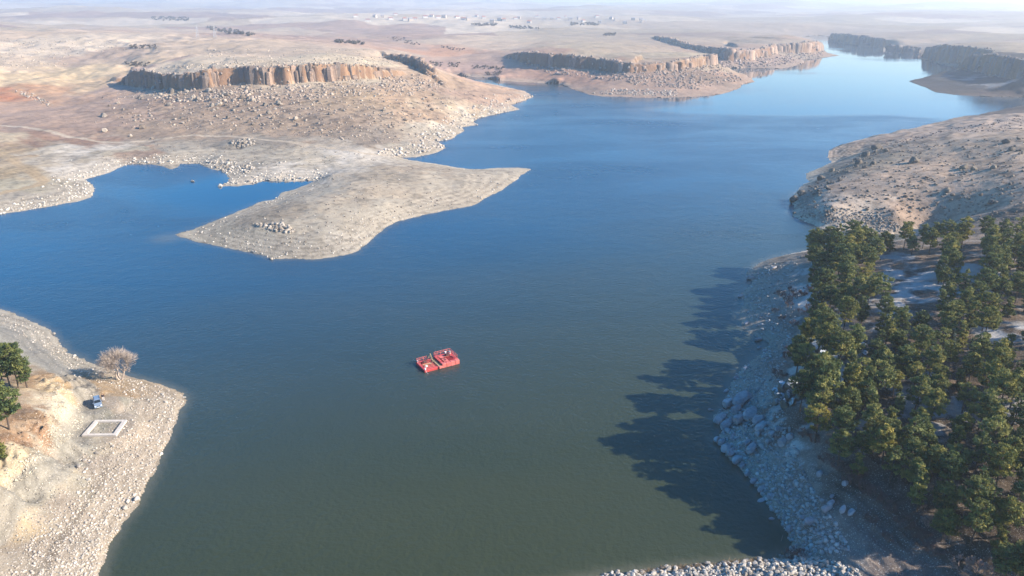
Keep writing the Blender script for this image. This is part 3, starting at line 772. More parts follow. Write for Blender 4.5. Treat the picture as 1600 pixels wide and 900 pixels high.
# ------------------------------------------------------------------ what the ground is made of
PALE, CREAM, WHITE = (0.50, 0.46, 0.39), (0.53, 0.46, 0.35), (0.66, 0.63, 0.58)
TAN, BROWN, PINK, RED = (0.36, 0.28, 0.215), (0.27, 0.20, 0.155), (0.37, 0.275, 0.225), (0.40, 0.19, 0.11)
FIELD, GREY, PLAT = (0.55, 0.45, 0.31), (0.34, 0.32, 0.28), (0.42, 0.35, 0.285)
COLS = [
 # van bank
 (152, 615, (0.42, 0.29, 0.16)), (120, 600, (0.44, 0.32, 0.19)), (200, 605, (0.45, 0.34, 0.22)), (60, 560, (0.42, 0.41, 0.36)), (20, 520, (0.44, 0.43, 0.39)), (100, 570, (0.43, 0.41, 0.35)), (160, 645, (0.40, 0.39, 0.33)), (220, 640, (0.46, 0.40, 0.33)), (240, 690, (0.50, 0.43, 0.36)),
 (100, 660, (0.62, 0.58, 0.48)), (120, 640, (0.64, 0.59, 0.48)), (60, 640, (0.34, 0.23, 0.15)), (30, 690, (0.34, 0.22, 0.14)), (40, 735, (0.58, 0.50, 0.36)), (10, 770, (0.55, 0.44, 0.29)), (70, 780, (0.42, 0.40, 0.34)), (100, 720, (0.42, 0.41, 0.35)), (130, 800, (0.46, 0.40, 0.33)),
 (60, 850, (0.44, 0.38, 0.31)), (20, 890, (0.46, 0.41, 0.34)), (170, 740, (0.46, 0.40, 0.33)), (130, 880, (0.5, 0.44, 0.37)), (20, 590, (0.33, 0.23, 0.14)), (80, 600, (0.58, 0.48, 0.33)), (150, 720, (0.45, 0.39, 0.33)),
 # low ground left
 (20, 310, PALE), (100, 305, (0.53, 0.49, 0.42)), (20, 270, (0.46, 0.38, 0.26)), (30, 288, (0.47, 0.44, 0.34)), (90, 240, PALE), (100, 218, (0.34, 0.22, 0.16)), (60, 212, (0.35, 0.23, 0.17)), (130, 235, WHITE), (140, 260, WHITE), (190, 240, (0.46, 0.42, 0.34)), (220, 240, (0.38, 0.27, 0.20)),
 (270, 235, GREY), (300, 245, PALE), (350, 240, PALE), (420, 245, PALE), (380, 222, (0.27, 0.25, 0.22)), (480, 265, WHITE), (500, 250, PALE), (160, 200, PINK), (60, 190, PINK), (0, 215, CREAM), (230, 205, TAN), (10, 240, (0.42, 0.33, 0.22)),
 # peninsula
 (320, 368, (0.46, 0.44, 0.37)), (400, 385, (0.48, 0.45, 0.38)), (450, 355, PALE), (440, 330, (0.45, 0.39, 0.31)), (500, 300, PALE), (560, 300, (0.50, 0.44, 0.36)), (620, 270, (0.43, 0.38, 0.31)), (660, 265, (0.42, 0.36, 0.29)), (700, 280, PALE), (780, 270, PALE), (540, 380, (0.54, 0.51, 0.45)), (600, 330, PALE), (480, 370, (0.47, 0.43, 0.36)),
 # slope
 (300, 190, TAN), (400, 190, TAN), (500, 200, TAN), (250, 160, BROWN), (350, 170, (0.31, 0.235, 0.18)), (450, 160, (0.34, 0.26, 0.20)), (550, 150, (0.38, 0.29, 0.20)), (620, 150, (0.38, 0.28, 0.20)), (660, 180, (0.36, 0.27, 0.20)), (720, 150, (0.34, 0.25, 0.20)), (760, 148, (0.36, 0.26, 0.20)), (600, 220, (0.33, 0.28, 0.235)),
 (640, 235, PALE), (690, 200, PALE), (580, 240, WHITE), (740, 180, PALE), (550, 190, TAN), (720, 170, (0.44, 0.36, 0.26)), (140, 165, PINK), (690, 130, (0.34, 0.26, 0.20)),
 # rise, field, red bank
 (0, 60, PLAT), (100, 62, (0.50, 0.44, 0.37)), (60, 80, (0.52, 0.46, 0.39)), (150, 72, (0.52, 0.46, 0.39)), (30, 95, (0.45, 0.38, 0.31)), (150, 85, (0.34, 0.27, 0.23)), (200, 85, (0.38, 0.31, 0.26)), (210, 105, (0.40, 0.31, 0.27)), (50, 120, FIELD), (120, 120, FIELD), (150, 130, (0.48, 0.38, 0.27)), (20, 130, FIELD), (10, 145, RED), (35, 150, RED),
 (50, 145, (0.44, 0.30, 0.20)), (70, 155, (0.40, 0.28, 0.2)), (0, 170, PINK), (50, 172, PINK), (0, 40, (0.40, 0.32, 0.27)), (120, 45, (0.40, 0.31, 0.27)),
 # mesa top
 (300, 98, (0.50, 0.44, 0.36)), (450, 96, (0.50, 0.44, 0.35)), (560, 95, (0.52, 0.46, 0.36)), (350, 75, PLAT), (500, 80, PLAT), (260, 75, PLAT), (580, 85, PLAT), (640, 90, PLAT),
 (450, 55, (0.30, 0.23, 0.21)), (560, 58, (0.31, 0.23, 0.2)), (350, 50, (0.32, 0.25, 0.23)), (620, 72, (0.36, 0.27, 0.23)), (450, 45, (0.45, 0.40, 0.34)), (500, 35, (0.46, 0.42, 0.37)), (250, 40, (0.42, 0.36, 0.31)),
 # red ground and second mesa
 (680, 80, (0.44, 0.27, 0.19)), (700, 100, (0.36, 0.26, 0.23)), (760, 90, PINK), (800, 110, (0.42, 0.28, 0.22)), (860, 122, (0.43, 0.27, 0.20)), (900, 130, (0.42, 0.27, 0.20)), (950, 140, (0.40, 0.29, 0.23)), (1010, 130, (0.36, 0.26, 0.21)), (1080, 140, (0.46, 0.33, 0.26)), (1150, 128, (0.46, 0.31, 0.23)), (1100, 120, BROWN),
 (720, 65, PLAT), (850, 62, (0.44, 0.38, 0.30)), (950, 85, (0.43, 0.37, 0.29)), (1050, 85, (0.44, 0.38, 0.29)), (800, 75, PLAT), (900, 70, (0.42, 0.36, 0.28)), (1100, 60, (0.38, 0.32, 0.26)), (1200, 65, (0.38, 0.32, 0.26)), (1200, 100, PINK), (1240, 97, PINK), (1300, 86, PINK),
 # far right: shade on the headland slope is painted in as near-black colour
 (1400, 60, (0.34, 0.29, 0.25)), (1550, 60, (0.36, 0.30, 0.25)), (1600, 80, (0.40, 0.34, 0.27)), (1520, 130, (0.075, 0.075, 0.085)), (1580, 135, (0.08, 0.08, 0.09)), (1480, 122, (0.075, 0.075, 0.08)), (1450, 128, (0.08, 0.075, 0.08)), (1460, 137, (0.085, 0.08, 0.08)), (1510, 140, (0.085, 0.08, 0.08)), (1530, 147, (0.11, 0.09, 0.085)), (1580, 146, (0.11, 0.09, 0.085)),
 # bare hill
 (1500, 260, (0.29, 0.225, 0.175)), (1400, 270, (0.27, 0.21, 0.165)), (1580, 240, (0.30, 0.235, 0.18)), (1400, 215, (0.29, 0.23, 0.19)), (1540, 195, (0.30, 0.24, 0.2)), (1450, 330, (0.27, 0.21, 0.17)), (1320, 340, (0.36, 0.31, 0.26)), (1260, 300, (0.19, 0.17, 0.15)), (1300, 290, (0.20, 0.17, 0.15)), (1290, 330, (0.32, 0.27, 0.23)), (1320, 240, (0.37, 0.29, 0.22)), (1560, 320, (0.28, 0.215, 0.17)), (1340, 260, (0.18, 0.16, 0.13)),
 # wooded hill: pale stony bank, dark floor
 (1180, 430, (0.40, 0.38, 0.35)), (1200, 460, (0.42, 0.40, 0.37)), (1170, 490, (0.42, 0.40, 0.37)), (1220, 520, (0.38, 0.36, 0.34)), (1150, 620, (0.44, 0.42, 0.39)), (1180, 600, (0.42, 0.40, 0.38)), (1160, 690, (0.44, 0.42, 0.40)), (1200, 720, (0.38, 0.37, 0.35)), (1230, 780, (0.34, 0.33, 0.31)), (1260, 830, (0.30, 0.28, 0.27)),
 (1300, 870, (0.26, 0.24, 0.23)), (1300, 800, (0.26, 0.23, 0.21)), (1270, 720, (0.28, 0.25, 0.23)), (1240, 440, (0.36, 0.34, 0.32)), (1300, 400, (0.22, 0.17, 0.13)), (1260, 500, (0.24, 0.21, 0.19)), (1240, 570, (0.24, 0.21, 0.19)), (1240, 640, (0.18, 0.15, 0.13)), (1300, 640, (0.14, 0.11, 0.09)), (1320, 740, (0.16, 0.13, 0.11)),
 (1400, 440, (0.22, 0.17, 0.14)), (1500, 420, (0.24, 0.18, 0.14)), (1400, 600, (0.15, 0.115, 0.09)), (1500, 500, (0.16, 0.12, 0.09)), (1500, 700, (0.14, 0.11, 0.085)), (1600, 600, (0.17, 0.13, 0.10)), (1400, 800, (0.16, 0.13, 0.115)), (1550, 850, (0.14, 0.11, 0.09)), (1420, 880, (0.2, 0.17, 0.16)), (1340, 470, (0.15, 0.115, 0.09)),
 (1150, 890, (0.40, 0.37, 0.33)), (1000, 900, (0.42, 0.38, 0.32)),
]
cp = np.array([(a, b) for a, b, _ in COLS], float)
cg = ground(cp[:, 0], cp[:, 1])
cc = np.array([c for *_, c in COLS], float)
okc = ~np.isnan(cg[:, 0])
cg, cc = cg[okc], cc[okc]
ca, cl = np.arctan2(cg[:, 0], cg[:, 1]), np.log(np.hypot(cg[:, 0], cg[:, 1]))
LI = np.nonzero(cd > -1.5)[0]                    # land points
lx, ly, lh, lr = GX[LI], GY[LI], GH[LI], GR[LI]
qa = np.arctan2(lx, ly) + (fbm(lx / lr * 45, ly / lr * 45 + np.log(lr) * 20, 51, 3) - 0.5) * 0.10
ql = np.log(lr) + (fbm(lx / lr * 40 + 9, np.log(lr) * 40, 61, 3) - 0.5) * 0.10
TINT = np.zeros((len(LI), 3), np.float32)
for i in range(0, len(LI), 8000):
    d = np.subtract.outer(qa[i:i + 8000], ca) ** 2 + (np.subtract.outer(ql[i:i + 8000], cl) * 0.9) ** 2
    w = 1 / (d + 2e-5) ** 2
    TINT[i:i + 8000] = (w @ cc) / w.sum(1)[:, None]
ld = cd[LI]
# open country far away: a patchwork of fields
farw = smooth(1250, 1700, lr)[:, None]
ca_, sa_ = math.cos(0.5), math.sin(0.5)
fu, fv = (lx * ca_ + ly * sa_), (-lx * sa_ + ly * ca_)
fu, fv = fu + (fbm(lx / 500, ly / 500, 81, 2) - 0.5) * 500, fv + (fbm(lx / 500, ly / 500, 85, 2) - 0.5) * 500
row_ = np.floor(fv / 260)
cell = _hash(np.floor(fu / 420 + row_ * 0.37), row_, 5)
pal = np.array([(0.30, 0.22, 0.19), (0.40, 0.34, 0.28), (0.46, 0.41, 0.34), (0.36, 0.31, 0.24), (0.26, 0.20, 0.18), (0.50, 0.45, 0.38)])
FC = pal[np.clip((cell * 6).astype(int), 0, 5)]
near_lake = smooth(60, 260, ld)[:, None]
TINT = TINT * (1 - farw * near_lake * 0.85) + FC * farw * near_lake * 0.85
# bathtub ring of bare stone along the waterline
ring = smooth(3.2, 0.6, lh) * smooth(60, 8, ld) * smooth(-60, 40, 1400 - lr) * np.where((lx > 0.49 * ly) & (ly > 560), 0.15, 1.0)
ring = (ring * (0.45 + 0.55 * fbm(lx / 8, ly / 8, 91, 3)))[:, None]
ringcol = np.where((lx > 60)[:, None] & (ly > 400)[:, None], np.array([(0.45, 0.35, 0.28)]), np.array([(0.55, 0.49, 0.40)]))
TINT = TINT * (1 - ring * 0.6) + ringcol * ring * 0.6
# old waterlines left by the falling lake: thin level bands
band = (0.5 + 0.5 * np.sin(lh * 2 * math.pi / 0.55 + 3 * fbm(lx / 40, ly / 40, 95, 2)))
bw = smooth(4.2, 2.5, lh) * smooth(0.1, 0.5, lh) * 0.26
tx, ty = unproj(1325, 244, 2)
tipw = smooth(60, 30, np.hypot(lx - tx, ly - ty))
bw = bw + tipw * 0.45 * smooth(0.0, 0.3, lh)
TINT *= (1 - bw * band)[:, None]
# wet rim
TINT *= (1 - 0.45 * smooth(0.22, 0.02, lh) * smooth(-0.4, 0.0, ld))[:, None]
# dark lichen and scrub patches
pn = fbm(lx / 3.5, ly / 3.5, 101, 3)
scrub = smooth(0.57, 0.68, pn) * smooth(3, 9, lh) * smooth(900, 500, lr)
TINT *= (1 - 0.38 * scrub)[:, None]
tus = smooth(0.60, 0.72, fbm(lx / 1.6, ly / 1.6, 105, 2)) * smooth(150, 260, lr) * smooth(800, 450, lr)
TINT *= (1 - 0.35 * tus)[:, None]
# snow lying on the shaded floor of the wood
fx0, fy0 = unproj(1450, 560, 12)
wood = smooth(230, 205, ly + 0.25 * (lx - 60)) * smooth(22, 40, lx - 0.0 * ly) * smooth(3.2, 6.0, lh)
sn = fbm(lx / 5.5, ly / 5.5, 111, 4)
snow = smooth(0.62, 0.70, sn) * wood * 0.7 * smooth(85, 110, ly)
for spx, spy, rr in ((1405, 430, 13), (1440, 458, 11), (1415, 480, 9), (1505, 415, 10), (1515, 450, 9), (1265, 455, 8), (1330, 590, 7), (1575, 520, 9), (1590, 650, 8), (1270, 470, 6)):
    g = ground(spx, spy)[0]
    snow = np.maximum(snow, smooth(rr, rr * 0.4, np.hypot(lx - g[0], ly - g[1])) * smooth(0.36, 0.5, sn))
snow = np.clip(snow, 0, 1)[:, None] * 0.85
TINT = TINT * (1 - snow) + np.array([(0.72, 0.74, 0.77)]) * snow
# far point of land: snow in its shade
gx, gy = unproj(1560, 132, 8)
sn2 = 0.6 * smooth(0.55, 0.66, fbm(lx / 14, ly / 14, 121, 4)) * smooth(150, 60, np.hypot(lx - gx, ly - gy)) * smooth(3, 6, lh)
sn2 = sn2 * 0.7
TINT = TINT * (1 - sn2[:, None]) + 0.6 * sn2[:, None]
# steep rock shows its own colour
def grad_slope():
    dr = np.gradient(H2, rs, axis=0)
    da = np.gradient(H2, az, axis=1) / rs[:, None]
    return np.hypot(dr, da).ravel()
SLOPE = grad_slope()[LI]
cl_ = smooth(0.8, 1.6, SLOPE) * smooth(350, 420, lr)
rockc = np.array([(0.27, 0.17, 0.11)]) * (0.7 + 0.6 * fbm(lx / 6, ly / 6, 131, 2))[:, None]
TINT = TINT * (1 - cl_[:, None]) + rockc * cl_[:, None]

# tracks
TRACKS = [([(-40, 190), (40, 199), (100, 212), (160, 222), (200, 222), (260, 216), (300, 211.5), (360, 213), (420, 219), (480, 226), (530, 233), (570, 240), (600, 243)], 3.4, (0.60, 0.53, 0.44)),
          ([(-30, 222), (0, 236), (25, 254), (55, 273), (69, 283), (57, 290), (25, 297), (0, 302), (-40, 308)], 5.0, (0.50, 0.40, 0.27)),
          ([(-40, 508), (0, 514), (35, 530), (65, 555), (98, 583), (128, 604), (143, 640), (122, 690), (82, 738), (42, 778), (0, 815), (-30, 835)], 4.4, (0.35, 0.345, 0.32))]
track = np.zeros(len(LI), bool)
for L, wdt, colr in TRACKS:
    g = ground(*np.array(L, float).T)
    d = dist_line(lx, ly, g[:, :2]) + (fbm(lx / 2.5, ly / 2.5, 141, 2) - 0.5) * wdt * 0.35
    f = smooth(wdt * 0.62, wdt * 0.38, d)[:, None] * 0.85
    rut = (smooth(0.45, 0.15, np.abs(d - wdt * 0.22)) * 0.22)[:, None]
    TINT = TINT * (1 - f) + np.array([colr]) * f
    TINT *= 1 - rut
    track |= d < wdt * 0.5
# faint wheel tracks on the peninsula and the bank
for L, wdt, k in (([(600, 246), (560, 252), (540, 265), (505, 285), (470, 305)], 3.0, 1.18), ([(60, 900), (90, 850), (125, 800), (150, 760), (168, 735)], 1.6, 0.72), ([(100, 588), (125, 598), (150, 608)], 1.2, 0.7), ([(540, 240), (480, 250), (430, 262)], 3, 1.15),
                  ([(190, 228), (140, 236), (80, 238)], 5, 1.2)):
    g = ground(*np.array(L, float).T)
    d = dist_line(lx, ly, g[:, :2])
    TINT *= (1 + (k - 1) * smooth(wdt * 0.7, wdt * 0.2, d))[:, None]
# stubble field with curved drill lines
FIELDPX = [(-30, 116), (30, 108), (100, 106), (112, 104), (150, 106), (188, 119), (165, 130), (125, 147), (108, 148), (104, 142), (60, 140), (-30, 132)]
gf = ground(*np.array(FIELDPX, float).T)
field = inpoly(lx, ly, [tuple(p) for p in gf[:, :2]])
fl = 0.5 + 0.5 * np.sin((lx * 0.5 + ly * 0.86 + 14 * fbm(lx / 80, ly / 80, 151, 2)) * 2 * math.pi / 7.5)
TINT[field] *= (1.05 - 0.16 * fl[field])[:, None]
STONY = smooth(5, 0.5, lh) * smooth(50, 6, ld) * 0.85 + 0.35
STONY[field | track] *= 0.2
STONY[(lx > 0.49 * ly) & (ly > 560)] *= 0.12
STONY[(lx > 90) & (ly > 235) & (ly < 520)] *= 0.5
STONY = np.clip(STONY + 0.3 * (lr < 260), 0, 1)
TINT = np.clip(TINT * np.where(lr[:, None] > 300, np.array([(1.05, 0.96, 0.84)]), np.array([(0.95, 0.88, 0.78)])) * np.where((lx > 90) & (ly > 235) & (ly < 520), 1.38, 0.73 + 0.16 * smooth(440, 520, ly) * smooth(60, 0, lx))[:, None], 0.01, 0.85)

# ------------------------------------------------------------------ terrain meshes, cut from one grid so that their edges meet
idx = np.full(NR * NA, -1, np.int64)
idx[LI] = np.arange(len(LI))
ii, jj = np.meshgrid(np.arange(NR - 1), np.arange(NA - 1), indexing='ij')
a = (ii * NA + jj).ravel()
Q = np.stack([a, a + 1, a + NA + 1, a + NA], 1)[:, ::-1]
Q = idx[Q]
Q = Q[(Q >= 0).all(1)]
cx, cy, cr = lx[Q].mean(1), ly[Q].mean(1), lr[Q].mean(1)
trk = track[Q].sum(1) >= 3
fld = field[Q].sum(1) >= 3
cls = np.full(len(Q), 0)
inletx, inlety = unproj(1470, 371, 0)
e_line = inlety + (cx - inletx) * -0.30
cls[(cx < 0) & (cy < 235)] = 1                                    # bank with the van
cls[(cx > 10) & (cy < 0.5 * (unproj(1400, 366)[1] + unproj(1400, 381)[1]) + (cx - unproj(1400, 373)[0]) * -0.25) & (cy < 245)] = 2
cls[(cls == 0) & (cx > 90) & (cy < 520)] = 3                      # bare hill
gtop = unproj(1560, 100, 20)
cls[(cls == 0) & (cx > 0.49 * cy) & (cy < 4500) & (cx > 250)] = 4
cls[(cls == 2) & (cy < 88.5) & (cx < 44)] = 5
cls[(cls == 0) & (cr > 1500)] = 6
cls[fld] = 7
cls[trk] = 8
NAMES = {0: 'hillside', 1: 'lake_bank', 2: 'wooded_hill_ground', 3: 'bare_hill', 4: 'rocky_headland_terrain', 5: 'embankment', 6: 'far_plain', 7: 'stubble_field', 8: 'dirt_track'}
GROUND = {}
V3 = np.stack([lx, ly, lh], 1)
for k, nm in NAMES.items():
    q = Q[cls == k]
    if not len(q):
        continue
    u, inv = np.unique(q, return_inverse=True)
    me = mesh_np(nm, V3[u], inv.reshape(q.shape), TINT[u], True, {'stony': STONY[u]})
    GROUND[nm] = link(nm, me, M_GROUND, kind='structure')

# ------------------------------------------------------------------ lake
wr = [45.0]
while wr[-1] < 2400:
    wr.append(wr[-1] * 1.012 + 0.4)
wr = np.array(wr)
wa = np.radians(np.arange(-56, 56.01, 0.5))
wxg, wyg = (wr[:, None] * np.sin(wa)[None]).ravel(), (wr[:, None] * np.cos(wa)[None]).ravel()
wpx, wpy = project(wxg, wyg, 0.0)
wd_ = lake_distance(wxg, wyg)
edge_ = np.where(wpx > 1000, 176 + (wpx - 1080) * 0.025, 132.0) + (fbm(wxg / 120, wyg / 60, 161, 3) - 0.5) * np.where(wpx > 1000, 34, 60)
edge_ = edge_ * smooth(900, 1080, wpx) + (132 + (fbm(wxg / 120, wyg / 60, 161, 3) - 0.5) * 60) * (1 - smooth(900, 1080, wpx))
calm = smooth(6, -10, wpy - edge_) * (0.78 + 0.22 * smooth(0.35, 0.6, fbm(wxg / 200, wyg / 40, 181, 3)))
calm = np.maximum(calm, smooth(160, 20, np.hypot(wxg - unproj(455, 291)[0], (wyg - unproj(455, 291)[1]) * 2)) * smooth(70, 30, np.hypot(wxg - unproj(455, 291)[0], wyg - unproj(455, 291)[1])))
streak = smooth(0.52, 0.72, fbm(wxg / 140, wyg / 60, 171, 3)) * smooth(520, 640, wyg)
calm = np.clip(np.maximum(calm, streak * 0.55), 0, 1)
tipx, tipy = unproj(262, 372)
shallow = smooth(-2.4, 0.0, wd_) * 0.45 * smooth(500, 200, wyg)
shallow = np.maximum(shallow, 0.35 * smooth(9, 2, np.hypot(wxg - tipx, (wyg - tipy) * 1.0)))
for L in ([(1010, 171), (1030, 167), (1048, 166)],):
    gl = unproj(*np.array(L, float).T)
    shallow = np.maximum(shallow, 0.3 * smooth(9, 2, dist_line(wxg, wyg, gl)))
na2 = len(wa)
i2, j2 = np.meshgrid(np.arange(len(wr) - 1), np.arange(na2 - 1), indexing='ij')
a = (i2 * na2 + j2).ravel()
wq = np.stack([a, a + 1, a + na2 + 1, a + na2], 1)[:, ::-1]
keep = (wd_[wq] < 30).any(1)
wq = wq[keep]
u, inv = np.unique(wq, return_inverse=True)
lake = link('lake_water', mesh_np('lake_water', np.stack([wxg, wyg, np.zeros(len(wxg))], 1)[u], inv.reshape(wq.shape), None, True, {'calm': calm[u], 'shallow': shallow[u]}), M_WATER, kind='structure')

# ------------------------------------------------------------------ haze
bm = bmesh.new()
bmesh.ops.create_cube(bm, size=1.0)
haze = link('haze', bm_mesh('haze', bm), kind='stuff')
haze.scale = (22000, 11000, 170)
haze.location = (0, 4800, 170 / 2 - 8)
hm = bpy.data.materials.new('haze')
hm.use_nodes = True
hn = hm.node_tree
hn.nodes.remove(hn.nodes['Principled BSDF'])
pv = hn.nodes.new('ShaderNodeVolumePrincipled')
pv.inputs['Color'].default_value = (0.80, 0.895, 1.0, 1)
pv.inputs['Density'].default_value = 2.1e-4
pv.inputs['Anisotropy'].default_value = 0.4
hn.links.new(pv.outputs[0], hn.nodes['Material Output'].inputs['Volume'])
haze.data.materials.append(hm)

#PART2
# ------------------------------------------------------------------ rocks
def rock_mesh(name, seed, sub=2, stretch=(1, 1, 0.75), facets=9):
    r = random.Random(seed)
    bm = bmesh.new()
    bmesh.ops.create_icosphere(bm, subdivisions=sub, radius=1.0)
    pl = []
    for _ in range(facets):
        n = Vector((r.gauss(0, 1), r.gauss(0, 1), r.gauss(0, 1))).normalized()
        pl.append((n, r.uniform(0.5, 0.85)))
    off = Vector((r.random() * 50, r.random() * 50, r.random() * 50))
    for v in bm.verts:
        co = v.co.copy()
        for n, d in pl:
            k = co.dot(n)
            if k > d:
                co -= n * (k - d)
        co *= 1 + 0.08 * math.sin(co.x * 5 + off.x) * math.cos(co.y * 6 + off.y) + r.uniform(-0.035, 0.035)
        v.co = Vector((co.x * stretch[0], co.y * stretch[1], co.z * stretch[2]))
    return bm_mesh(name, bm)

ROCKS = [rock_mesh('boulder', 100 + k, 2, (1, 0.75 + 0.3 * random.random(), 0.65 + 0.3 * random.random())) for k in range(8)]
for me in ROCKS:
    me.materials.append(M_BOULDER)
SLABS = [rock_mesh('slab', 200 + k, 2, (1.0, 0.42 + 0.16 * random.random(), 0.42 + 0.12 * random.random()), 7) for k in range(6)]
for me in SLABS:
    me.materials.append(M_GRANITE)
MOSSY = [rock_mesh('outcrop', 300 + k, 2, (1.0, 0.7, 0.8), 8) for k in range(5)]
for me in MOSSY:
    me.materials.append(M_MOSSY)
PALES = [rock_mesh('pale', 400 + k, 2, (1.0, 0.8, 0.65), 8) for k in range(6)]
for me in PALES:
    me.materials.append(M_PALE)

def put_rock(name, mesh, x, y, z, s, label, cat='boulder', group=None, rz=None, tilt=0.25, sink=0.25, parent=None):
    o = bpy.data.objects.new(name, mesh)
    C.objects.link(o)
    o.scale = (s, s, s)
    o.rotation_euler = (random.uniform(-tilt, tilt), random.uniform(-tilt, tilt), random.uniform(0, 6.28) if rz is None else rz)
    o.location = (x, y, z + s * (0.6 - sink) * 0.8)
    if parent:
        o.parent = parent
    if label:
        tag(o, label, cat, group)
    return o

ICO = bmesh.new()
bmesh.ops.create_icosphere(ICO, subdivisions=1, radius=1.0)
IV = np.array([v.co[:] for v in ICO.verts])
IF = np.array([[v.index for v in f.verts] for f in ICO.faces])
ICO.free()
I0 = bmesh.new()
bmesh.ops.create_icosphere(I0, subdivisions=0 + 1, radius=1.0)
I0.free()
ph = (1 + 5 ** 0.5) / 2
JV = np.array([(-1, ph, 0), (1, ph, 0), (-1, -ph, 0), (1, -ph, 0), (0, -1, ph), (0, 1, ph), (0, -1, -ph), (0, 1, -ph), (ph, 0, -1), (ph, 0, 1), (-ph, 0, -1), (-ph, 0, 1)]) / (1 + ph * ph) ** 0.5
JF = np.array([(0, 11, 5), (0, 5, 1), (0, 1, 7), (0, 7, 10), (0, 10, 11), (1, 5, 9), (5, 11, 4), (11, 10, 2), (10, 7, 6), (7, 1, 8), (3, 9, 4), (3, 4, 2), (3, 2, 6), (3, 6, 8), (3, 8, 9), (4, 9, 5), (2, 4, 11), (6, 2, 10), (8, 6, 7), (9, 8, 1)])

def scatter_rocks(name, P, size, cols, parent=None, flat=0.65, fine=False):
    """many small stones joined: P n x 3, size n, cols n x 3"""
    bv, bf = (IV, IF) if fine else (JV, JF)
    n = len(P)
    if n == 0:
        return None
    k = len(bv)
    jit = 1 + (rng.random((n, k, 1)) - 0.5) * 0.55
    sc = np.stack([np.ones(n), 0.6 + 0.4 * rng.random(n), flat * (0.7 + 0.6 * rng.random(n))], 1)
    v = bv[None] * jit * sc[:, None]
    a = rng.random(n) * 6.283
    ca, sa = np.cos(a)[:, None], np.sin(a)[:, None]
    x = v[..., 0] * ca - v[..., 1] * sa
    y = v[..., 0] * sa + v[..., 1] * ca
    v = np.stack([x, y, v[..., 2]], -1) * size[:, None, None] + P[:, None] + np.array([0, 0, 0.15]) * size[:, None, None]
    f = bf[None] + (np.arange(n) * k)[:, None, None]
    col = np.repeat(cols[:, None], k, 1)
    me = mesh_np(name, v.reshape(-1, 3), f.reshape(-1, 3), col.reshape(-1, 3))
    return link(name, me, M_TINTROCK, parent, 'stuff')

def px_points(poly, n, zmin=0.0):
    """n random spots inside a picture polygon, dropped onto the land"""
    p = np.array(poly, float)
    out = []
    lo, hi = p.min(0), p.max(0)
    while sum(len(o) for o in out) < n:
        q = lo + rng.random((n * 2, 2)) * (hi - lo)
        q = q[inpoly(q[:, 0], q[:, 1], [tuple(t) for t in p])]
        out.append(q)
    q = np.vstack(out)[:n]
    g = ground(q[:, 0], q[:, 1])
    g = g[~np.isnan(g[:, 0])]
    return g[g[:, 2] > zmin]

def tints(n, a, b):
    t = rng.random((n, 1))
    return (np.array(a) * (1 - t) + np.array(b) * t) * (0.85 + 0.3 * rng.random((n, 1)))

# shore stones: denser towards the water
def shore_stones(name, poly, n, s0, s1, c0, c1, dmax, zmin=-0.02):
    g = px_points(poly, n, zmin)
    d = lake_distance(g[:, 0], g[:, 1])
    keep = rng.random(len(g)) < np.clip(1.15 - d / dmax, 0.08, 1)
    g = g[keep & (d > -0.5)]
    s = s0 + (s1 - s0) * rng.random(len(g)) ** 4
    return scatter_rocks(name, g, s, tints(len(g), c0, c1))

BANKPX = [(0, 488), (60, 512), (110, 556), (180, 585), (262, 608), (288, 626), (262, 690), (236, 745), (187, 822), (150, 905), (0, 905), (60, 830), (150, 740), (160, 690), (205, 650), (190, 610), (120, 590), (60, 540), (0, 505)]
shore_stones('shore_stones', BANKPX, 9000, 0.035, 0.30, (0.36, 0.31, 0.25), (0.60, 0.53, 0.45), 16)
shore_stones('shore_stones', [(0, 335), (80, 322), (148, 303), (134, 281), (200, 257), (310, 255), (358, 275), (345, 290), (430, 281), (500, 282), (520, 262), (400, 245), (300, 236), (200, 244), (100, 250), (60, 300), (0, 315)], 3200, 0.18, 0.75, (0.40, 0.35, 0.29), (0.66, 0.60, 0.51), 16)
shore_stones('shore_stones', [(272, 367), (424, 405), (556, 394), (620, 346), (735, 322), (832, 264), (640, 250), (520, 270), (460, 296), (360, 336)], 3600, 0.10, 0.45, (0.38, 0.33, 0.27), (0.62, 0.56, 0.48), 14)
shore_stones('shore_stones', [(624, 247), (697, 231), (725, 204), (812, 171), (836, 151), (780, 145), (700, 180), (640, 220), (580, 240)], 1500, 0.3, 1.3, (0.36, 0.30, 0.25), (0.62, 0.56, 0.48), 30)
shore_stones('shore_stones', [(1170, 425), (1262, 397), (1240, 520), (1215, 620), (1260, 740), (1330, 860), (1240, 870), (1180, 765), (1113, 655), (1160, 560), (1200, 537), (1155, 470)], 6500, 0.06, 0.5, (0.26, 0.25, 0.24), (0.50, 0.48, 0.45), 24)
shore_stones('shore_stones', [(1240, 335), (1340, 364), (1420, 360), (1380, 335), (1300, 322), (1255, 300), (1235, 312)], 1600, 0.14, 0.6, (0.22, 0.185, 0.155), (0.42, 0.36, 0.30), 25)
for poly, n_, c0, c1 in (([(92, 596), (128, 626), (130, 668), (92, 700), (55, 735), (10, 770), (-5, 740), (40, 715), (75, 670), (95, 640), (70, 610)], 2600, (0.36, 0.30, 0.22), (0.66, 0.60, 0.48)), ([(0, 690), (60, 640), (60, 600), (90, 600), (90, 680), (30, 720)], 700, (0.20, 0.14, 0.10), (0.42, 0.33, 0.24)),
                         ([(0, 500), (60, 540), (150, 600), (215, 645), (190, 760), (140, 900), (0, 900), (0, 790), (90, 720), (135, 660), (130, 610), (40, 545)], 4200, (0.26, 0.235, 0.20), (0.56, 0.50, 0.42))):
    g = px_points(poly, n_, 0.1)
    scatter_rocks('bank_gravel', g, 0.03 + 0.16 * rng.random(len(g)) ** 4, tints(len(g), c0, c1))
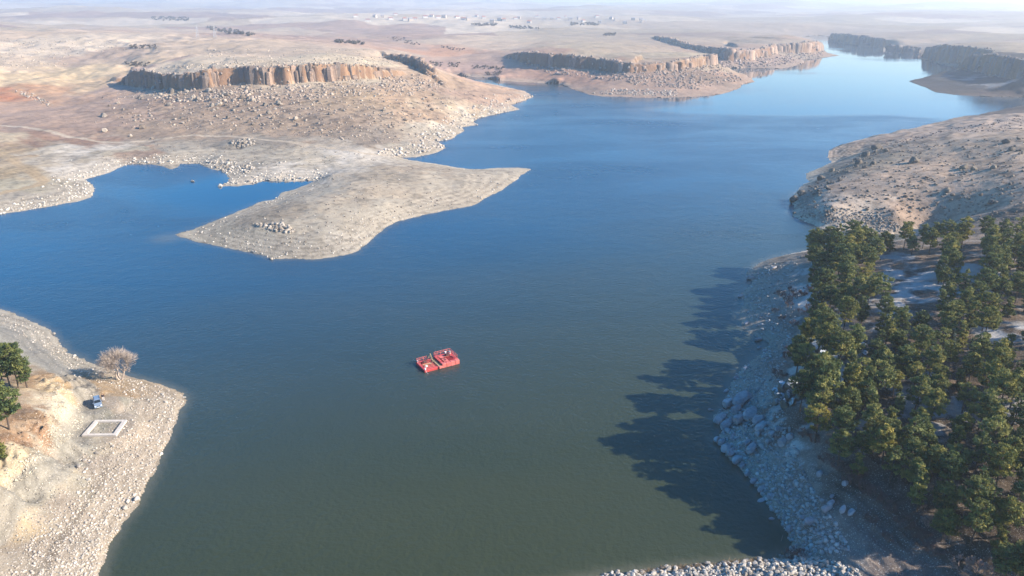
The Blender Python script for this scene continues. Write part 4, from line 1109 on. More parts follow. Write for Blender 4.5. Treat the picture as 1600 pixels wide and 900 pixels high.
# debris on the slopes
g = px_points([(150, 150), (240, 138), (620, 118), (740, 145), (800, 150), (720, 200), (600, 225), (400, 205), (200, 200)], 3200, 0.5)
s = 0.22 + 0.9 * rng.random(len(g)) ** 5
scatter_rocks('slope_stones', g, s, tints(len(g), (0.20, 0.155, 0.125), (0.46, 0.38, 0.30)))
g = px_points([(205, 142), (330, 141), (620, 122), (670, 112), (700, 130), (640, 150), (560, 150), (420, 160), (260, 160)], 1100, 0.5)
s = 0.5 + 1.2 * rng.random(len(g)) ** 3
scatter_rocks('slope_stones', g, s, tints(len(g), (0.24, 0.185, 0.145), (0.48, 0.39, 0.31)))
g = px_points([(1000, 116), (1120, 100), (1160, 125), (1090, 140), (1000, 134), (960, 125)], 1000, 0.5)
s = 0.45 + 1.5 * rng.random(len(g)) ** 3
scatter_rocks('slope_stones', g, s, tints(len(g), (0.20, 0.16, 0.13), (0.40, 0.31, 0.25)), flat=0.8)
g = np.vstack([px_points([(800, 95), (900, 110), (1000, 118), (960, 126), (860, 116)], 220, 0.5), px_points([(1120, 96), (1215, 90), (1255, 97), (1200, 104), (1130, 106)], 420, 0.5), px_points([(1216, 83), (1285, 82), (1285, 90), (1225, 96)], 200, 0.5)])
s = 0.6 + 1.7 * rng.random(len(g)) ** 3
scatter_rocks('slope_stones', g, s, tints(len(g), (0.22, 0.17, 0.14), (0.42, 0.32, 0.26)), flat=0.8)
g = np.vstack([px_points([(300, 362), (424, 400), (540, 396), (600, 350), (720, 322), (810, 272), (650, 258), (520, 275), (420, 330)], 650, 0.5), px_points([(150, 230), (300, 215), (560, 235), (600, 250), (440, 265), (330, 246), (160, 250)], 500, 0.5), px_points([(0, 180), (150, 195), (300, 205), (560, 225), (640, 215), (500, 200), (200, 195), (60, 178)], 500, 0.5)])
scatter_rocks('dark_tufts', g, 0.10 + 0.42 * rng.random(len(g)) ** 4, tints(len(g), (0.12, 0.10, 0.08), (0.34, 0.29, 0.23)))
g = px_points([(920, 147), (1060, 151), (1060, 141), (960, 139)], 420, 0.2)
scatter_rocks('slope_stones', g, 0.4 + 1.0 * rng.random(len(g)) ** 3, tints(len(g), (0.24, 0.20, 0.17), (0.5, 0.43, 0.36)), flat=0.8)
# bushy scrub and dark stones on the bare hill, rubble on the rise and on the mesa tops
g = px_points([(1262, 300), (1400, 225), (1600, 215), (1600, 345), (1340, 350), (1250, 340)], 1900, 0.5)
scatter_rocks('scrub_stones', g, 0.12 + 0.75 * rng.random(len(g)) ** 4, tints(len(g), (0.12, 0.095, 0.075), (0.27, 0.22, 0.17)))
g = np.vstack([px_points([(1375, 222), (1600, 180), (1600, 205), (1480, 207), (1385, 232)], 350, 0.5)])
scatter_rocks('scrub_stones', g, 0.15 + 0.6 * rng.random(len(g)) ** 3, tints(len(g), (0.13, 0.10, 0.085), (0.25, 0.2, 0.17)))
g = np.vstack([px_points([(0, 60), (180, 62), (220, 78), (130, 82), (100, 92), (110, 104), (0, 108)], 1200, 0.5), px_points([(200, 110), (320, 98), (620, 88), (640, 96), (600, 103), (320, 108)], 1100, 0.5), px_points([(320, 78), (580, 76), (600, 92), (320, 100)], 500, 0.5)])
scatter_rocks('plateau_stones', g, 0.2 + 0.9 * rng.random(len(g)) ** 4, tints(len(g), (0.28, 0.23, 0.18), (0.52, 0.44, 0.35)))
for poly in ([(20, 140), (50, 145), (85, 165), (78, 168), (40, 152)], [(360, 222), (395, 216), (400, 226), (370, 232)], [(318, 252), (360, 250), (400, 262), (385, 272), (350, 268)], [(395, 350), (440, 348), (462, 358), (455, 366), (420, 360)], [(1260, 295), (1300, 270), (1375, 225), (1385, 232), (1320, 275), (1275, 310)]):
    g = px_points(poly, 130, 0.1)
    dark_ = poly[0][0] > 1000
    scatter_rocks('knoll_stones', g, 0.25 + 0.9 * rng.random(len(g)) ** 2.5, tints(len(g), (0.11, 0.095, 0.08), (0.26, 0.22, 0.17)) if dark_ else tints(len(g), (0.22, 0.185, 0.15), (0.46, 0.40, 0.33)), flat=0.8)

# ------------------------------------------------------------------ cliffs: jointed rock columns along each rim
def column_mesh(seed):
    r = random.Random(seed)
    n = 7
    bm = bmesh.new()
    prof = [(0.0, 1.25), (0.12, 1.08), (0.5, 1.0), (0.82, 0.96), (0.95, 0.86), (1.0, 0.62)]
    angs = [(k + r.uniform(-0.3, 0.3)) / n * 2 * math.pi for k in range(n)]
    rr = [r.uniform(0.72, 1.15) for _ in range(n)]
    rings = []
    for t, f in prof:
        dx, dy = r.uniform(-0.08, 0.08), r.uniform(-0.08, 0.08)
        rings.append([bm.verts.new((dx + f * q * math.cos(a_) * r.uniform(0.92, 1.08), dy + f * q * math.sin(a_) * r.uniform(0.92, 1.08), t + r.uniform(-0.03, 0.03) * (t > 0))) for a_, q in zip(angs, rr)])
    for A_, B_ in zip(rings[:-1], rings[1:]):
        for k in range(n):
            bm.faces.new((A_[k], A_[(k + 1) % n], B_[(k + 1) % n], B_[k]))
    bm.faces.new(rings[-1])
    me = bm_mesh('rock_column', bm)
    me.materials.append(M_CLIFF)
    return me

COLM = [column_mesh(500 + k) for k in range(9)]
CV = []
for me in COLM:
    v = np.array([q.co[:] for q in me.vertices])
    me.calc_loop_triangles()
    CV.append((v, np.array([t.vertices[:] for t in me.loop_triangles])))

CLIFF_TEXT = {'long': 'long orange tan cliff of jointed columns along the mesa above the bouldery slope', 'shoulder': 'short broken cliff on the shoulder of the mesa'}
for nm, (P, nr, zf, zt, wd) in CLIFF_LINES.items():
    L = resample(np.c_[P, zf, zt, nr], 2.6 if nm in ('long', 'shoulder') else max(2.4, np.hypot(*P[0]) / 330))
    D = np.hypot(L[:, 0], L[:, 1]).mean()
    single = nm == 'long'
    root = empty('cliff', (float(L[len(L) // 2, 0]), float(L[len(L) // 2, 1]), float(L[len(L) // 2, 2])))
    root['kind'] = 'structure'
    VV, FF, CC, off = [], [], [], 0
    ks = np.arange(len(L), dtype=float)
    bay = vnoise(ks / 5.0, ks * 0 + 3.3, 17) * 3.4 * (1 if D < 700 else 1.7)         # buttresses and bays
    hgt = 0.58 + 0.52 * vnoise(ks / 3.0, ks * 0 + 8.1, 19)
    fallen = vnoise(ks / 3.0, ks * 0 + 1.7, 21) > 0.62
    for k in range(len(L)):
        for row in (0, 1):
            x, y, a0, a1, nx, ny = L[k]
            far_ = 1 if D < 700 else 1.6
            back = bay[k] + (0.2 + random.uniform(-0.5, 1.3)) * far_ + row * random.uniform(1.0, 2.0) * far_
            al = random.uniform(-1.3, 1.3) * far_
            x, y = x + nx * back - ny * al, y + ny * back + nx * al
            h = (a1 - a0)
            if h < 2 or (row == 0 and fallen[k] and random.random() < 0.75):
                continue
            hh = (h + 1.2) * (hgt[k] * random.uniform(0.8, 1.02) if row == 0 else random.uniform(0.86, 1.03))
            if row == 0 and random.random() < 0.34:
                hh *= random.uniform(0.3, 0.7)
            w = random.choice((0.7, 1.0, 1.4, 2.0, 3.0, 3.8)) * random.uniform(0.85, 1.15) * (1 if D < 700 else min(2.0, D / 680))
            zb = min(a0, float(hz(x, y)[0])) - 1.0 if row == 0 else a0 - 1.0
            j = random.randrange(9)
            rz = random.uniform(0, 6.28)
            if single:
                o = bpy.data.objects.new('rock_column', COLM[j])
                C.objects.link(o)
                o.parent = root
                o.location = (x - root.location.x, y - root.location.y, zb - root.location.z)
                o.scale = (w, w, hh + 1)
                o.rotation_euler = (random.uniform(-0.04, 0.04), random.uniform(-0.04, 0.04), rz)
            else:
                v, f = CV[j]
                c_, s_ = math.cos(rz), math.sin(rz)
                vx, vy = v[:, 0] * w, v[:, 1] * w
                VV.append(np.stack([vx * c_ - vy * s_ + x, vx * s_ + vy * c_ + y, v[:, 2] * (hh + 1) + zb], 1))
                FF.append(f + off)
                off += len(v)
                t = random.random()
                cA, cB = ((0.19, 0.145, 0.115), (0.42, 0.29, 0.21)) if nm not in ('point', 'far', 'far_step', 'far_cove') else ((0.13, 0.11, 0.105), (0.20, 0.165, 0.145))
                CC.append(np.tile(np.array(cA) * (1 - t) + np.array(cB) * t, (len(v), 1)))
    # broken blocks along the rim and at the foot
    nbk = int(len(L) * 2.2)
    kk = rng.integers(0, len(L), nbk)
    up_ = rng.random(nbk) < 0.5
    off_ = np.where(up_, rng.uniform(0.3, 3.5, nbk), rng.uniform(-3.5, 0.2, nbk)) * (1 if D < 700 else 1.5) + np.where(up_, bay[kk], 0)
    bx_ = L[kk, 0] + L[kk, 4] * off_ + rng.uniform(-1.2, 1.2, nbk)
    by_ = L[kk, 1] + L[kk, 5] * off_ + rng.uniform(-1.2, 1.2, nbk)
    bz_ = hz(bx_, by_)
    bz_ = np.where(up_, np.maximum(bz_, L[kk, 3] * 0.55 + L[kk, 2] * 0.45), bz_)
    sz_ = (0.4 + 1.1 * rng.random(nbk) ** 2) * (1 if D < 700 else min(1.9, D / 750))
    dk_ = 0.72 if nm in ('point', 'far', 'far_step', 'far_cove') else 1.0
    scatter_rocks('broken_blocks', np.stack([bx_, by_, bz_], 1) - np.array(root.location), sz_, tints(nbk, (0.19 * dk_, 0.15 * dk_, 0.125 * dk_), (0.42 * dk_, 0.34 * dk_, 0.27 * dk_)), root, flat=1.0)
    if VV:
        o = link('rock_columns', mesh_np('rock_columns', np.vstack(VV) - np.array(root.location), np.vstack(FF), np.vstack(CC)), M_TINTROCK, root, 'stuff')

# ------------------------------------------------------------------ single boulders
BIG = [(163, 181, 11, 'largest lone tan boulder on the open slope above the track junction'), (222, 200, 11, 'tan boulder with a split face on the lower slope above the track bend'), (163, 205, 9, 'low pale boulder just above the white dirt track'),
       (204, 212, 6, 'small rounded pale boulder between the track and the split boulder'), (237, 216, 5, 'small boulder beside the start of the thin dirt track'), (193, 171, 5, 'small boulder standing alone up-slope from the largest lone boulder'),
       (171, 165, 5, 'small boulder near the dark hollow edge at the west end of the slope'), (185, 161, 6, 'boulder just below the shaded west end of the cliff'), (236, 181, 6, 'small boulder alone in the middle of the bare slope'),
       (211, 188, 5, 'small boulder a little above and beside the split boulder'), (286, 192, 7, 'lower boulder of the touching pair on the mid slope'), (284, 184, 6, 'upper boulder of the touching pair on the mid slope'),
       (288, 168, 5, 'boulder above the touching pair on the mid slope'), (265, 164, 9, 'wide boulder group piece below the scree on the west slope'), (338, 181, 6, 'dark sided boulder on the mid slope under the cliff corner'),
       (356, 184, 7, 'pale boulder next to the dark sided boulder'), (363, 193, 6, 'boulder directly below the pale mid slope boulder'), (373, 184, 5, 'flat boulder beside the pale mid slope boulder'), (388, 190, 7, 'boulder of the lower close trio, uphill one'),
       (395, 194, 7, 'boulder of the lower close trio, downhill one'), (365, 172, 6, 'boulder in the upper mid slope row, west member'), (380, 174, 6, 'boulder in the upper mid slope row, second member'), (398, 173, 7, 'boulder in the upper mid slope row, third member'),
       (340, 164, 10, 'broad pale boulder at the foot of the scree'), (420, 176, 10, 'large angular boulder with a long shadow on the mid slope'), (427, 184, 8, 'boulder just downhill of the large angular boulder'), (462, 186, 9, 'leaning boulder on the eastern bare slope'),
       (466, 196, 9, 'dark boulder downhill of the leaning boulder'), (407, 181, 6, 'low boulder beside the large angular boulder'), (415, 164, 9, 'wide low boulder near the scree edge'), (435, 161, 9, 'blocky boulder at the eastern scree edge'), (517, 178, 8, 'lone dark faced boulder on the eastern slope'),
       (498, 157, 6, 'small boulder below the sunlit orange cliff face'), (482, 154, 8, 'boulder below the sunlit orange cliff face, wider one'), (395, 157, 10, 'big block among the scree below the shaded cliff panel'), (380, 153, 10, 'pale big block at the top of the scree'),
       (330, 156, 8, 'boulder at the west edge of the dense scree'), (270, 144, 11, 'tall pale block standing before the shaded cliff'), (302, 153, 9, 'pale twin topped block below the shaded cliff'), (240, 138, 8, 'sunlit block against the deep cliff shade'), (220, 152, 9, 'pale block in front of the dark west cliff'),
       (293, 143, 7, 'bright block at the edge of the cliff shade'), (386, 138, 8, 'square bright block at the cliff foot'), (250, 148, 8, 'boulder in the shaded band below the west cliff')]
SCALE = 1142.0
def px_size(g, px):
    return px * math.sqrt(g[0] ** 2 + g[1] ** 2 + (CAM_H - g[2]) ** 2) / SCALE
b = np.array([(x, y) for x, y, *_ in BIG], float)
for (x, y, sz, lab), g in zip(BIG, ground(b[:, 0], b[:, 1] + 1)):
    put_rock('boulder', random.choice(ROCKS), g[0], g[1], g[2], px_size(g, sz) * 0.52, lab, 'boulder', 'boulders on the slope under the long cliff')
def many_boulders(poly, n, smin, smax, where, group, meshes=ROCKS, gap=2.0, name='boulder', power=3.0, zmin=0.3, **kw):
    g = px_points(poly, n * 6, zmin)
    got = []
    for q in g:
        if all((q[0] - t[0]) ** 2 + (q[1] - t[1]) ** 2 > gap * gap for t in got):
            got.append(q)
        if len(got) >= n:
            break
    got.sort(key=lambda q: q[0] / q[1])
    for k, q in enumerate(got):
        s = smin + (smax - smin) * random.random() ** power
        look = 'large' if s > smin + 0.6 * (smax - smin) else 'small' if s < smin + 0.2 * (smax - smin) else 'mid-sized'
        put_rock(name, random.choice(meshes), q[0], q[1], q[2], s, f'{look} {"rock" if name == "shore_rock" else "boulder"} {where}, {ordinal(k + 1)} from left', 'boulder', group, **kw)
G1 = 'boulders on the slope under the long cliff'
many_boulders([(205, 141), (290, 142), (300, 158), (215, 158)], 22, 0.8, 2.4, 'in the scree below the shaded west cliff', G1)
many_boulders([(300, 142), (395, 135), (400, 150), (300, 158)], 34, 0.8, 2.6, 'in the upper scree below the grey cliff panels', G1)
many_boulders([(300, 160), (440, 150), (440, 172), (320, 176)], 30, 0.7, 2.2, 'in the lower scree below the grey cliff panels', G1)
many_boulders([(400, 136), (600, 124), (620, 136), (420, 148)], 30, 0.6, 1.7, 'along the foot of the sunlit orange cliff', G1)
many_boulders([(560, 140), (680, 118), (700, 160), (620, 180), (560, 170)], 48, 0.7, 1.9, 'on the rough slope under the mesa shoulder', G1)
many_boulders([(560, 172), (640, 180), (690, 165), (660, 205), (600, 205)], 26, 0.7, 1.8, 'on the lower rough slope above the bay', G1)
many_boulders([(430, 165), (560, 150), (560, 205), (440, 205)], 18, 0.5, 1.3, 'thinly strewn on the tan eastern slope', G1)
G2 = 'pale rocks along the shore'
many_boulders([(200, 258), (280, 262), (275, 252), (205, 250)], 16, 0.5, 1.3, 'in the pale row along the north shore of the cove', G2, PALES, name='shore_rock')
many_boulders([(345, 292), (440, 283), (492, 283), (480, 277), (400, 281), (360, 285)], 26, 0.5, 1.2, 'in the pale line edging the narrow inlet', G2, PALES, gap=1.2, zmin=0.0, name='shore_rock')
many_boulders([(318, 254), (360, 252), (400, 264), (385, 272), (350, 268)], 16, 0.6, 1.5, 'in the rocky knoll beside the cove', G2, PALES, name='shore_rock')
many_boulders([(405, 316), (438, 308), (445, 312), (410, 320)], 9, 0.4, 0.9, 'in the short stone bar by the peninsula', G2, PALES, gap=0.8, zmin=-0.1, name='shore_rock')
many_boulders([(395, 352), (440, 349), (460, 358), (450, 364), (410, 358)], 12, 0.35, 0.8, 'on the stony crest of the peninsula', G2, PALES, gap=1.2, name='shore_rock')
many_boulders([(740, 318), (810, 278), (800, 274), (735, 312)], 12, 0.4, 0.9, 'near the edge of the peninsula spit', G2, PALES, gap=1.2, name='shore_rock')
for x, y, sz, lab in ((301, 283, 7, 'lone pale rock standing out in the cove water'), (344, 290, 8, 'pale rock at the tip of the low stone bar'), (424, 404, 8, 'white rock at the lowest point of the peninsula shore'), (84, 521, 6, 'white boulder at the waterline beside the upper bank road'),
                      (116, 556, 6, 'whitish stone on the waterline between the road and the bare tree'), (252, 709, 7, 'white rock in the shallows below the concrete frame'), (213, 781, 12, 'largest white boulder on the waterline of the van bank'), (199, 783, 8, 'rounded white boulder beside the largest waterline boulder'),
                      (196, 794, 10, 'low white slab below the largest waterline boulder'), (236, 658, 7, 'pale flat stone in the rubble right of the concrete frame'), (177, 697, 6, 'small pale block just below the concrete frame'), (288, 621, 6, 'pale rock on the outermost tip of the van bank'),
                      (144, 846, 6, 'rounded pale stone in the rubble near the bottom of the bank'), (128, 872, 6, 'pale boulder low down on the stony bank')):
    g = ground(x, y + 1)[0]
    put_rock('shore_rock', random.choice(PALES), g[0], g[1], max(g[2], -0.1), px_size(g, sz) * 0.5, lab, 'rock', G2)
many_boulders([(262, 608), (288, 626), (275, 640), (240, 625)], 14, 0.22, 0.5, 'in the rubble on the tip of the bank', G2, PALES, gap=0.6, name='shore_rock')
many_boulders([(120, 705), (150, 690), (160, 720), (140, 755), (122, 750)], 22, 0.25, 0.7, 'in the pale rock heap below the concrete frame', G2, PALES, gap=0.5, name='shore_rock')
many_boulders([(200, 600), (280, 618), (255, 690), (225, 750), (180, 830), (150, 860), (210, 720), (230, 650)], 30, 0.16, 0.36, 'strewn over the stony van bank near the water', G2, PALES, gap=1.0, name='shore_rock')
# grey granite on the shaded bank
G3 = 'grey granite slabs on the shaded bank'
SL = [(1124, 653, 22, 24), (1136, 662, 28, 30), (1156, 655, 30, 36), (1172, 646, 34, 38), (1185, 655, 30, 36), (1190, 665, 26, 30), (1150, 640, 20, 30), (1140, 630, 30, 30), (1160, 622, 36, 25), (1120, 686, 14, 45), (1127, 690, 14, 35), (1134, 700, 20, 40), (1142, 706, 20, 45), (1136, 672, 14, 80),
      (1152, 718, 22, 30), (1160, 726, 14, 40), (1168, 740, 14, 35), (1178, 750, 16, 30), (1190, 763, 16, 20), (1207, 678, 18, 40), (1185, 677, 16, 50), (1168, 690, 18, 42), (1174, 700, 26, 42), (1204, 775, 12, 15), (1190, 781, 12, 5), (1206, 810, 10, 5), (1266, 813, 22, 10), (1254, 808, 12, 20),
      (1298, 786, 16, 30), (1292, 795, 20, 20), (1316, 795, 16, 45), (1330, 800, 14, 30), (1234, 826, 14, 15), (1200, 690, 12, 50), (1222, 690, 18, 40), (1234, 682, 16, 50), (1215, 670, 14, 40), (1145, 682, 16, 50), (1300, 775, 10, 30), (1320, 755, 12, 30), (1280, 740, 12, 40), (1110, 640, 8, 0), (1187, 543, 8, 10),
      (1196, 548, 10, 20), (1172, 434, 12, -20), (1210, 418, 9, 10), (1157, 462, 9, 20), (1166, 505, 12, 50), (1185, 530, 12, 0), (1150, 590, 12, 40), (1165, 575, 10, 30), (1135, 610, 10, 30)]
slots = sorted(range(len(SL)), key=lambda k: -SL[k][2])
gs = ground([t[0] for t in SL], [t[1] + t[2] * 0.12 for t in SL])
rank_big = 0
rows = [(430, 'on the upper shaded shore'), (560, 'on the shore below the dark pines'), (640, 'at the headland of slabs'), (700, 'on the lower edge of the slab headland'), (760, 'along the shaded waterline'), (900, 'on the shaded beach by the dam')]
used = {}
for k, (x, y, sz, ang) in enumerate(SL):
    g = gs[k]
    where = next(t for lim, t in rows if y <= lim + 1)
    size = 'huge' if sz >= 28 else 'big' if sz >= 18 else 'mid-sized' if sz >= 13 else 'small'
    shape = 'long tilted slab' if abs(ang) >= 35 else 'rounded boulder'
    key_ = (size, shape, where)
    used[key_] = used.get(key_, 0) + 1
    rz = rad(20 + ang * 0.8)
    z = max(g[2], -0.1)
    put_rock('granite_boulder', random.choice(SLABS), g[0], g[1], z, px_size(g, sz) * 0.62, f'{size} granite {shape} {where}, {ordinal(used[key_])} such', 'boulder', G3, rz=rz, tilt=0.2, sink=0.35)
G4 = 'frosted outcrop rocks among the pines'
OUT = [(1276, 545, 26), (1290, 538, 16), (1300, 548, 18), (1284, 558, 22), (1310, 545, 12), (1315, 556, 14), (1330, 545, 20), (1345, 540, 16), (1335, 558, 22), (1318, 540, 12), (1352, 552, 12), (1270, 556, 16),
       (1222, 606, 22), (1236, 602, 22), (1218, 620, 18), (1232, 618, 22), (1226, 632, 18), (1240, 612, 16), (1248, 618, 18), (1212, 612, 16), (1254, 606, 14), (1238, 628, 14), (1214, 628, 14)]
gs = ground([t[0] for t in OUT], [t[1] + 3 for t in OUT])
for k, ((x, y, sz), g) in enumerate(zip(OUT, gs)):
    up = y < 570
    n_ = k + 1 if up else k - 11
    put_rock('outcrop_rock', random.choice(MOSSY), g[0], g[1], g[2], px_size(g, sz) * 0.62, (f'frosted grey green rock of the upper outcrop in the wood, {ordinal(n_)} from its west end' if up else f'dark jointed rock of the lower outcrop above the slabs, {ordinal(n_)} counted from its top'), 'rock', G4, rz=rad(60) + random.uniform(-0.3, 0.3), sink=0.3)
G5 = 'rocks on the bare hill'
M_HILLR = rock_material('lichen_rock', (0.10, 0.085, 0.07), (0.24, 0.20, 0.15))
HILLR = []
for me in ROCKS[:5]:
    me = me.copy()
    me.materials.clear()
    me.materials.append(M_HILLR)
    HILLR.append(me)
for x, y, sz, lab in ((1370, 232, 17, 'dark crag at the west brow of the bare hill'), (1384, 236, 9, 'sunlit top rock beside the dark crag'), (1353, 243, 14, 'shaded rock below the dark crag'), (1340, 255, 12, 'dark rock on the steep nose of the bare hill'), (1364, 256, 10, 'yellowish sunlit rock below the crag'), (1350, 262, 9, 'pale yellow rock lower on the nose of the hill'),
                      (1300, 267, 10, 'pale topped rock halfway down the nose of the bare hill'), (1282, 280, 13, 'dark rock near the water at the hill nose'), (1312, 282, 7, 'small orange rock on the hill nose'), (1427, 253, 16, 'dark clump rock alone on the bare hill top'), (1505, 262, 14, 'grey rock of the pair on the bare hill, west one'),
                      (1522, 264, 12, 'grey rock of the pair on the bare hill, east one'), (1552, 262, 9, 'small grey rock east of the rock pair'), (1580, 234, 9, 'dark rock near the skyline of the bare hill, upper one'), (1572, 222, 12, 'dark rock near the skyline of the bare hill, wide one'), (1240, 313, 16, 'dark rounded rock at the outermost point of the bare hill'),
                      (1252, 304, 15, 'dark rock just above the outermost point of the bare hill'), (1241, 333, 6, 'small white rock at the waterline of the bare hill'), (1272, 315, 6, 'small pinkish rock on the shaded hill foot'), (1550, 316, 10, 'low rock above the pine tops on the bare hill'), (1480, 298, 10, 'low dark rock in the middle of the bare hill')):
    g = ground(x, y + 1)[0]
    put_rock('hill_rock', random.choice(HILLR), g[0], g[1], g[2], px_size(g, sz) * 0.5, lab, 'rock', G5)

# ------------------------------------------------------------------ stone facing of the dam
emb = GROUND.get('embankment')
STONES = [rock_mesh('stone', 600 + k, 1, (1, 0.75, 0.6), 6) for k in range(8)]
for me in STONES:
    me.materials.append(M_PALE)
if emb is not None:
    poly = [(935, 899), (1000, 890), (1100, 882), (1180, 874), (1240, 868), (1300, 876), (1340, 890), (1350, 905), (1200, 912), (940, 912)]
    g = px_points(poly, 2600, -0.05)
    got = []
    for q in g:
        if all((q[0] - t[0]) ** 2 + (q[1] - t[1]) ** 2 > 0.42 ** 2 for t in got):
            got.append(q)
        if len(got) >= 420:
            break
    for q in got[:290]:
        put_rock('stone', random.choice(STONES), q[0], q[1], q[2] + 0.05, random.uniform(0.34, 0.62), None, parent=emb, tilt=0.5, sink=0.15)
    rest = np.array(g[:1500])
    scatter_rocks('small_stones', rest, 0.12 + 0.2 * rng.random(len(rest)), tints(len(rest), (0.40, 0.36, 0.31), (0.70, 0.66, 0.60)), parent=emb)

# ------------------------------------------------------------------ trees
def quads_mesh(name, P, U, Vv, tint):
    """leaf cards: centre P, half axes U and V"""
    n = len(P)
    v = np.stack([P - U - Vv * 0.4, P + U - Vv * 0.4, P + U * 0.35 + Vv, P - U * 0.35 + Vv], 1).reshape(-1, 3)
    f = np.arange(n * 4).reshape(n, 4)
    return mesh_np(name, v, f, np.repeat(np.repeat(tint[:, None], 3, 1), 4, 0))

def rnd_dir(n, g):
    d = g.normal(size=(n, 3))
    return d / np.linalg.norm(d, axis=1)[:, None]

def tuft_cards(centres, radii, per, size, g, tint0):
    P, U, V, T = [], [], [], []
    for c, r, t in zip(centres, radii, tint0):
        d = rnd_dir(per, g) * (g.random((per, 1)) ** 0.4)
        d[:, 2] *= 0.55
        d[:, 2] += 0.12
        p = c + d * r
        out = d + np.array([0, 0, 0.7]) + 0.7 * rnd_dir(per, g)
        out /= np.linalg.norm(out, axis=1)[:, None]
        flat_ = g.random((per, 1)) < 0.6                 # sprays lie along the clump's surface, the rest stand out of it
        alt = np.cross(out, rnd_dir(per, g))
        alt /= np.linalg.norm(alt, axis=1)[:, None] + 1e-6
        nrm_ = out.copy()
        out = np.where(flat_, alt, out)
        side = np.where(flat_, np.cross(out, nrm_), np.cross(out, rnd_dir(per, g)))
        side /= np.linalg.norm(side, axis=1)[:, None] + 1e-6
        s = size * (0.6 + 0.8 * g.random((per, 1)))
        P.append(p)
        U.append(side * s * 0.42)
        V.append(out * s)
        T.append(np.clip(t + 0.22 * (g.random(per) - 0.5), 0, 1))
    return np.vstack(P), np.vstack(U), np.vstack(V), np.concatenate(T)

def make_pine(seed, H, spread, kind):
    g = np.random.default_rng(seed)
    r = random.Random(seed)
    bm = bmesh.new()
    lean = Vector((r.uniform(-0.05, 0.05), r.uniform(-0.05, 0.05), 1))
    pts_ = [Vector((lean.x * t * H + 0.12 * math.sin(t * 5 + seed), lean.y * t * H + 0.1 * math.cos(t * 4 + seed), t * H * 0.96)) for t in np.linspace(0, 1, 7)]
    pts_[0].z = -0.5
    for k in range(6):
        add_tube(bm, pts_[k], pts_[k + 1], 0.17 * (1 - k / 6.6), 0.17 * (1 - (k + 1) / 6.6), 6, False)
    cs, rs_, ts = [], [], []
    base = {'broad': 0.30, 'flat': 0.42, 'slim': 0.22, 'young': 0.10, 'open': 0.34}[kind]
    nb = {'broad': 34, 'flat': 28, 'slim': 28, 'young': 30, 'open': 22}[kind]
    for b_ in range(nb):
        t = base + (0.97 - base) * (b_ + r.random() * 0.8) / nb
        f = (t - base) / (1 - base)
        if kind == 'flat':
            w = spread * (0.75 + 0.35 * math.sin(f * 2.6)) * (1 - 0.45 * f ** 3)
        elif kind in ('slim', 'young'):
            w = spread * (1.0 - 0.80 * f)
        else:
            w = spread * math.sin(min(1, f * 0.86 + 0.22) * math.pi) ** 0.65
        w *= r.uniform(0.42, 1.18)
        a_ = b_ * 2.4 + r.uniform(-0.5, 0.5)
        i = t * 6 / 0.96
        k = min(5, int(i))
        o = pts_[k].lerp(pts_[k + 1], min(1, i - k))
        tip = o + Vector((math.cos(a_) * w, math.sin(a_) * w, w * r.uniform(0.02, 0.38) + 0.1))
        add_tube(bm, o, tip, 0.055, 0.02, 4, False)
        tint = r.uniform(0.15, 0.9)
        for q in (1.0, 0.62):
            if w * q < 0.45 and q < 1:
                continue
            c = o.lerp(tip, q)
            cs.append(np.array(c) + g.normal(size=3) * 0.1)
            rs_.append((0.30 + 0.30 * r.random()) * (1.1 if kind in ('flat', 'broad') else 0.9))
            ts.append(tint + r.uniform(-0.22, 0.22))
        if w > 1.0:
            for sgn in (-1, 1):
                sdv = Vector((-math.sin(a_), math.cos(a_), 0.1)) * sgn * w * 0.32
                cs.append(np.array(o.lerp(tip, 0.8) + sdv))
                rs_.append(0.42 + 0.25 * r.random())
                ts.append(tint + r.uniform(-0.15, 0.15))
    cs.append(np.array(pts_[-1]))
    rs_.append(0.5)
    ts.append(0.6)
    crown = quads_mesh('crown', *tuft_cards(cs, rs_, 34, 0.24, g, ts))
    crown.materials.append(M_PINE)
    trunk = bm_mesh('trunk', bm, True)
    trunk.materials.append(M_BARK)
    return trunk, crown

KINDS_ = [('broad', 8.6, 2.3, 'broad round-topped'), ('broad', 9.4, 2.5, 'tall full-crowned'), ('flat', 8.8, 2.5, 'flat-topped'), ('slim', 9.0, 1.9, 'slim pointed'), ('open', 8.4, 2.3, 'thin see-through'), ('broad', 7.6, 2.2, 'low bushy'), ('young', 5.6, 1.7, 'short young'), ('flat', 9.6, 2.7, 'umbrella-topped'), ('open', 9.2, 2.1, 'lanky half-bare'), ('slim', 8.2, 2.1, 'tapering')]
PINES = [(*make_pine(700 + k, H, sp, kd), look) for k, (kd, H, sp, look) in enumerate(KINDS_)]

def put_pine(v, x, y, z, s, rz, label, group, name='pine_tree', cat='pine tree'):
    trunk, crown, look = v
    root = empty(name, (x, y, z), rz)
    root.scale = (s, s, s * random.uniform(0.92, 1.1))
    for nm, me in (('trunk', trunk), ('crown', crown)):
        o = bpy.data.objects.new(nm, me)
        C.objects.link(o)
        o.parent = root
    tag(root, label, cat, group)
    return root

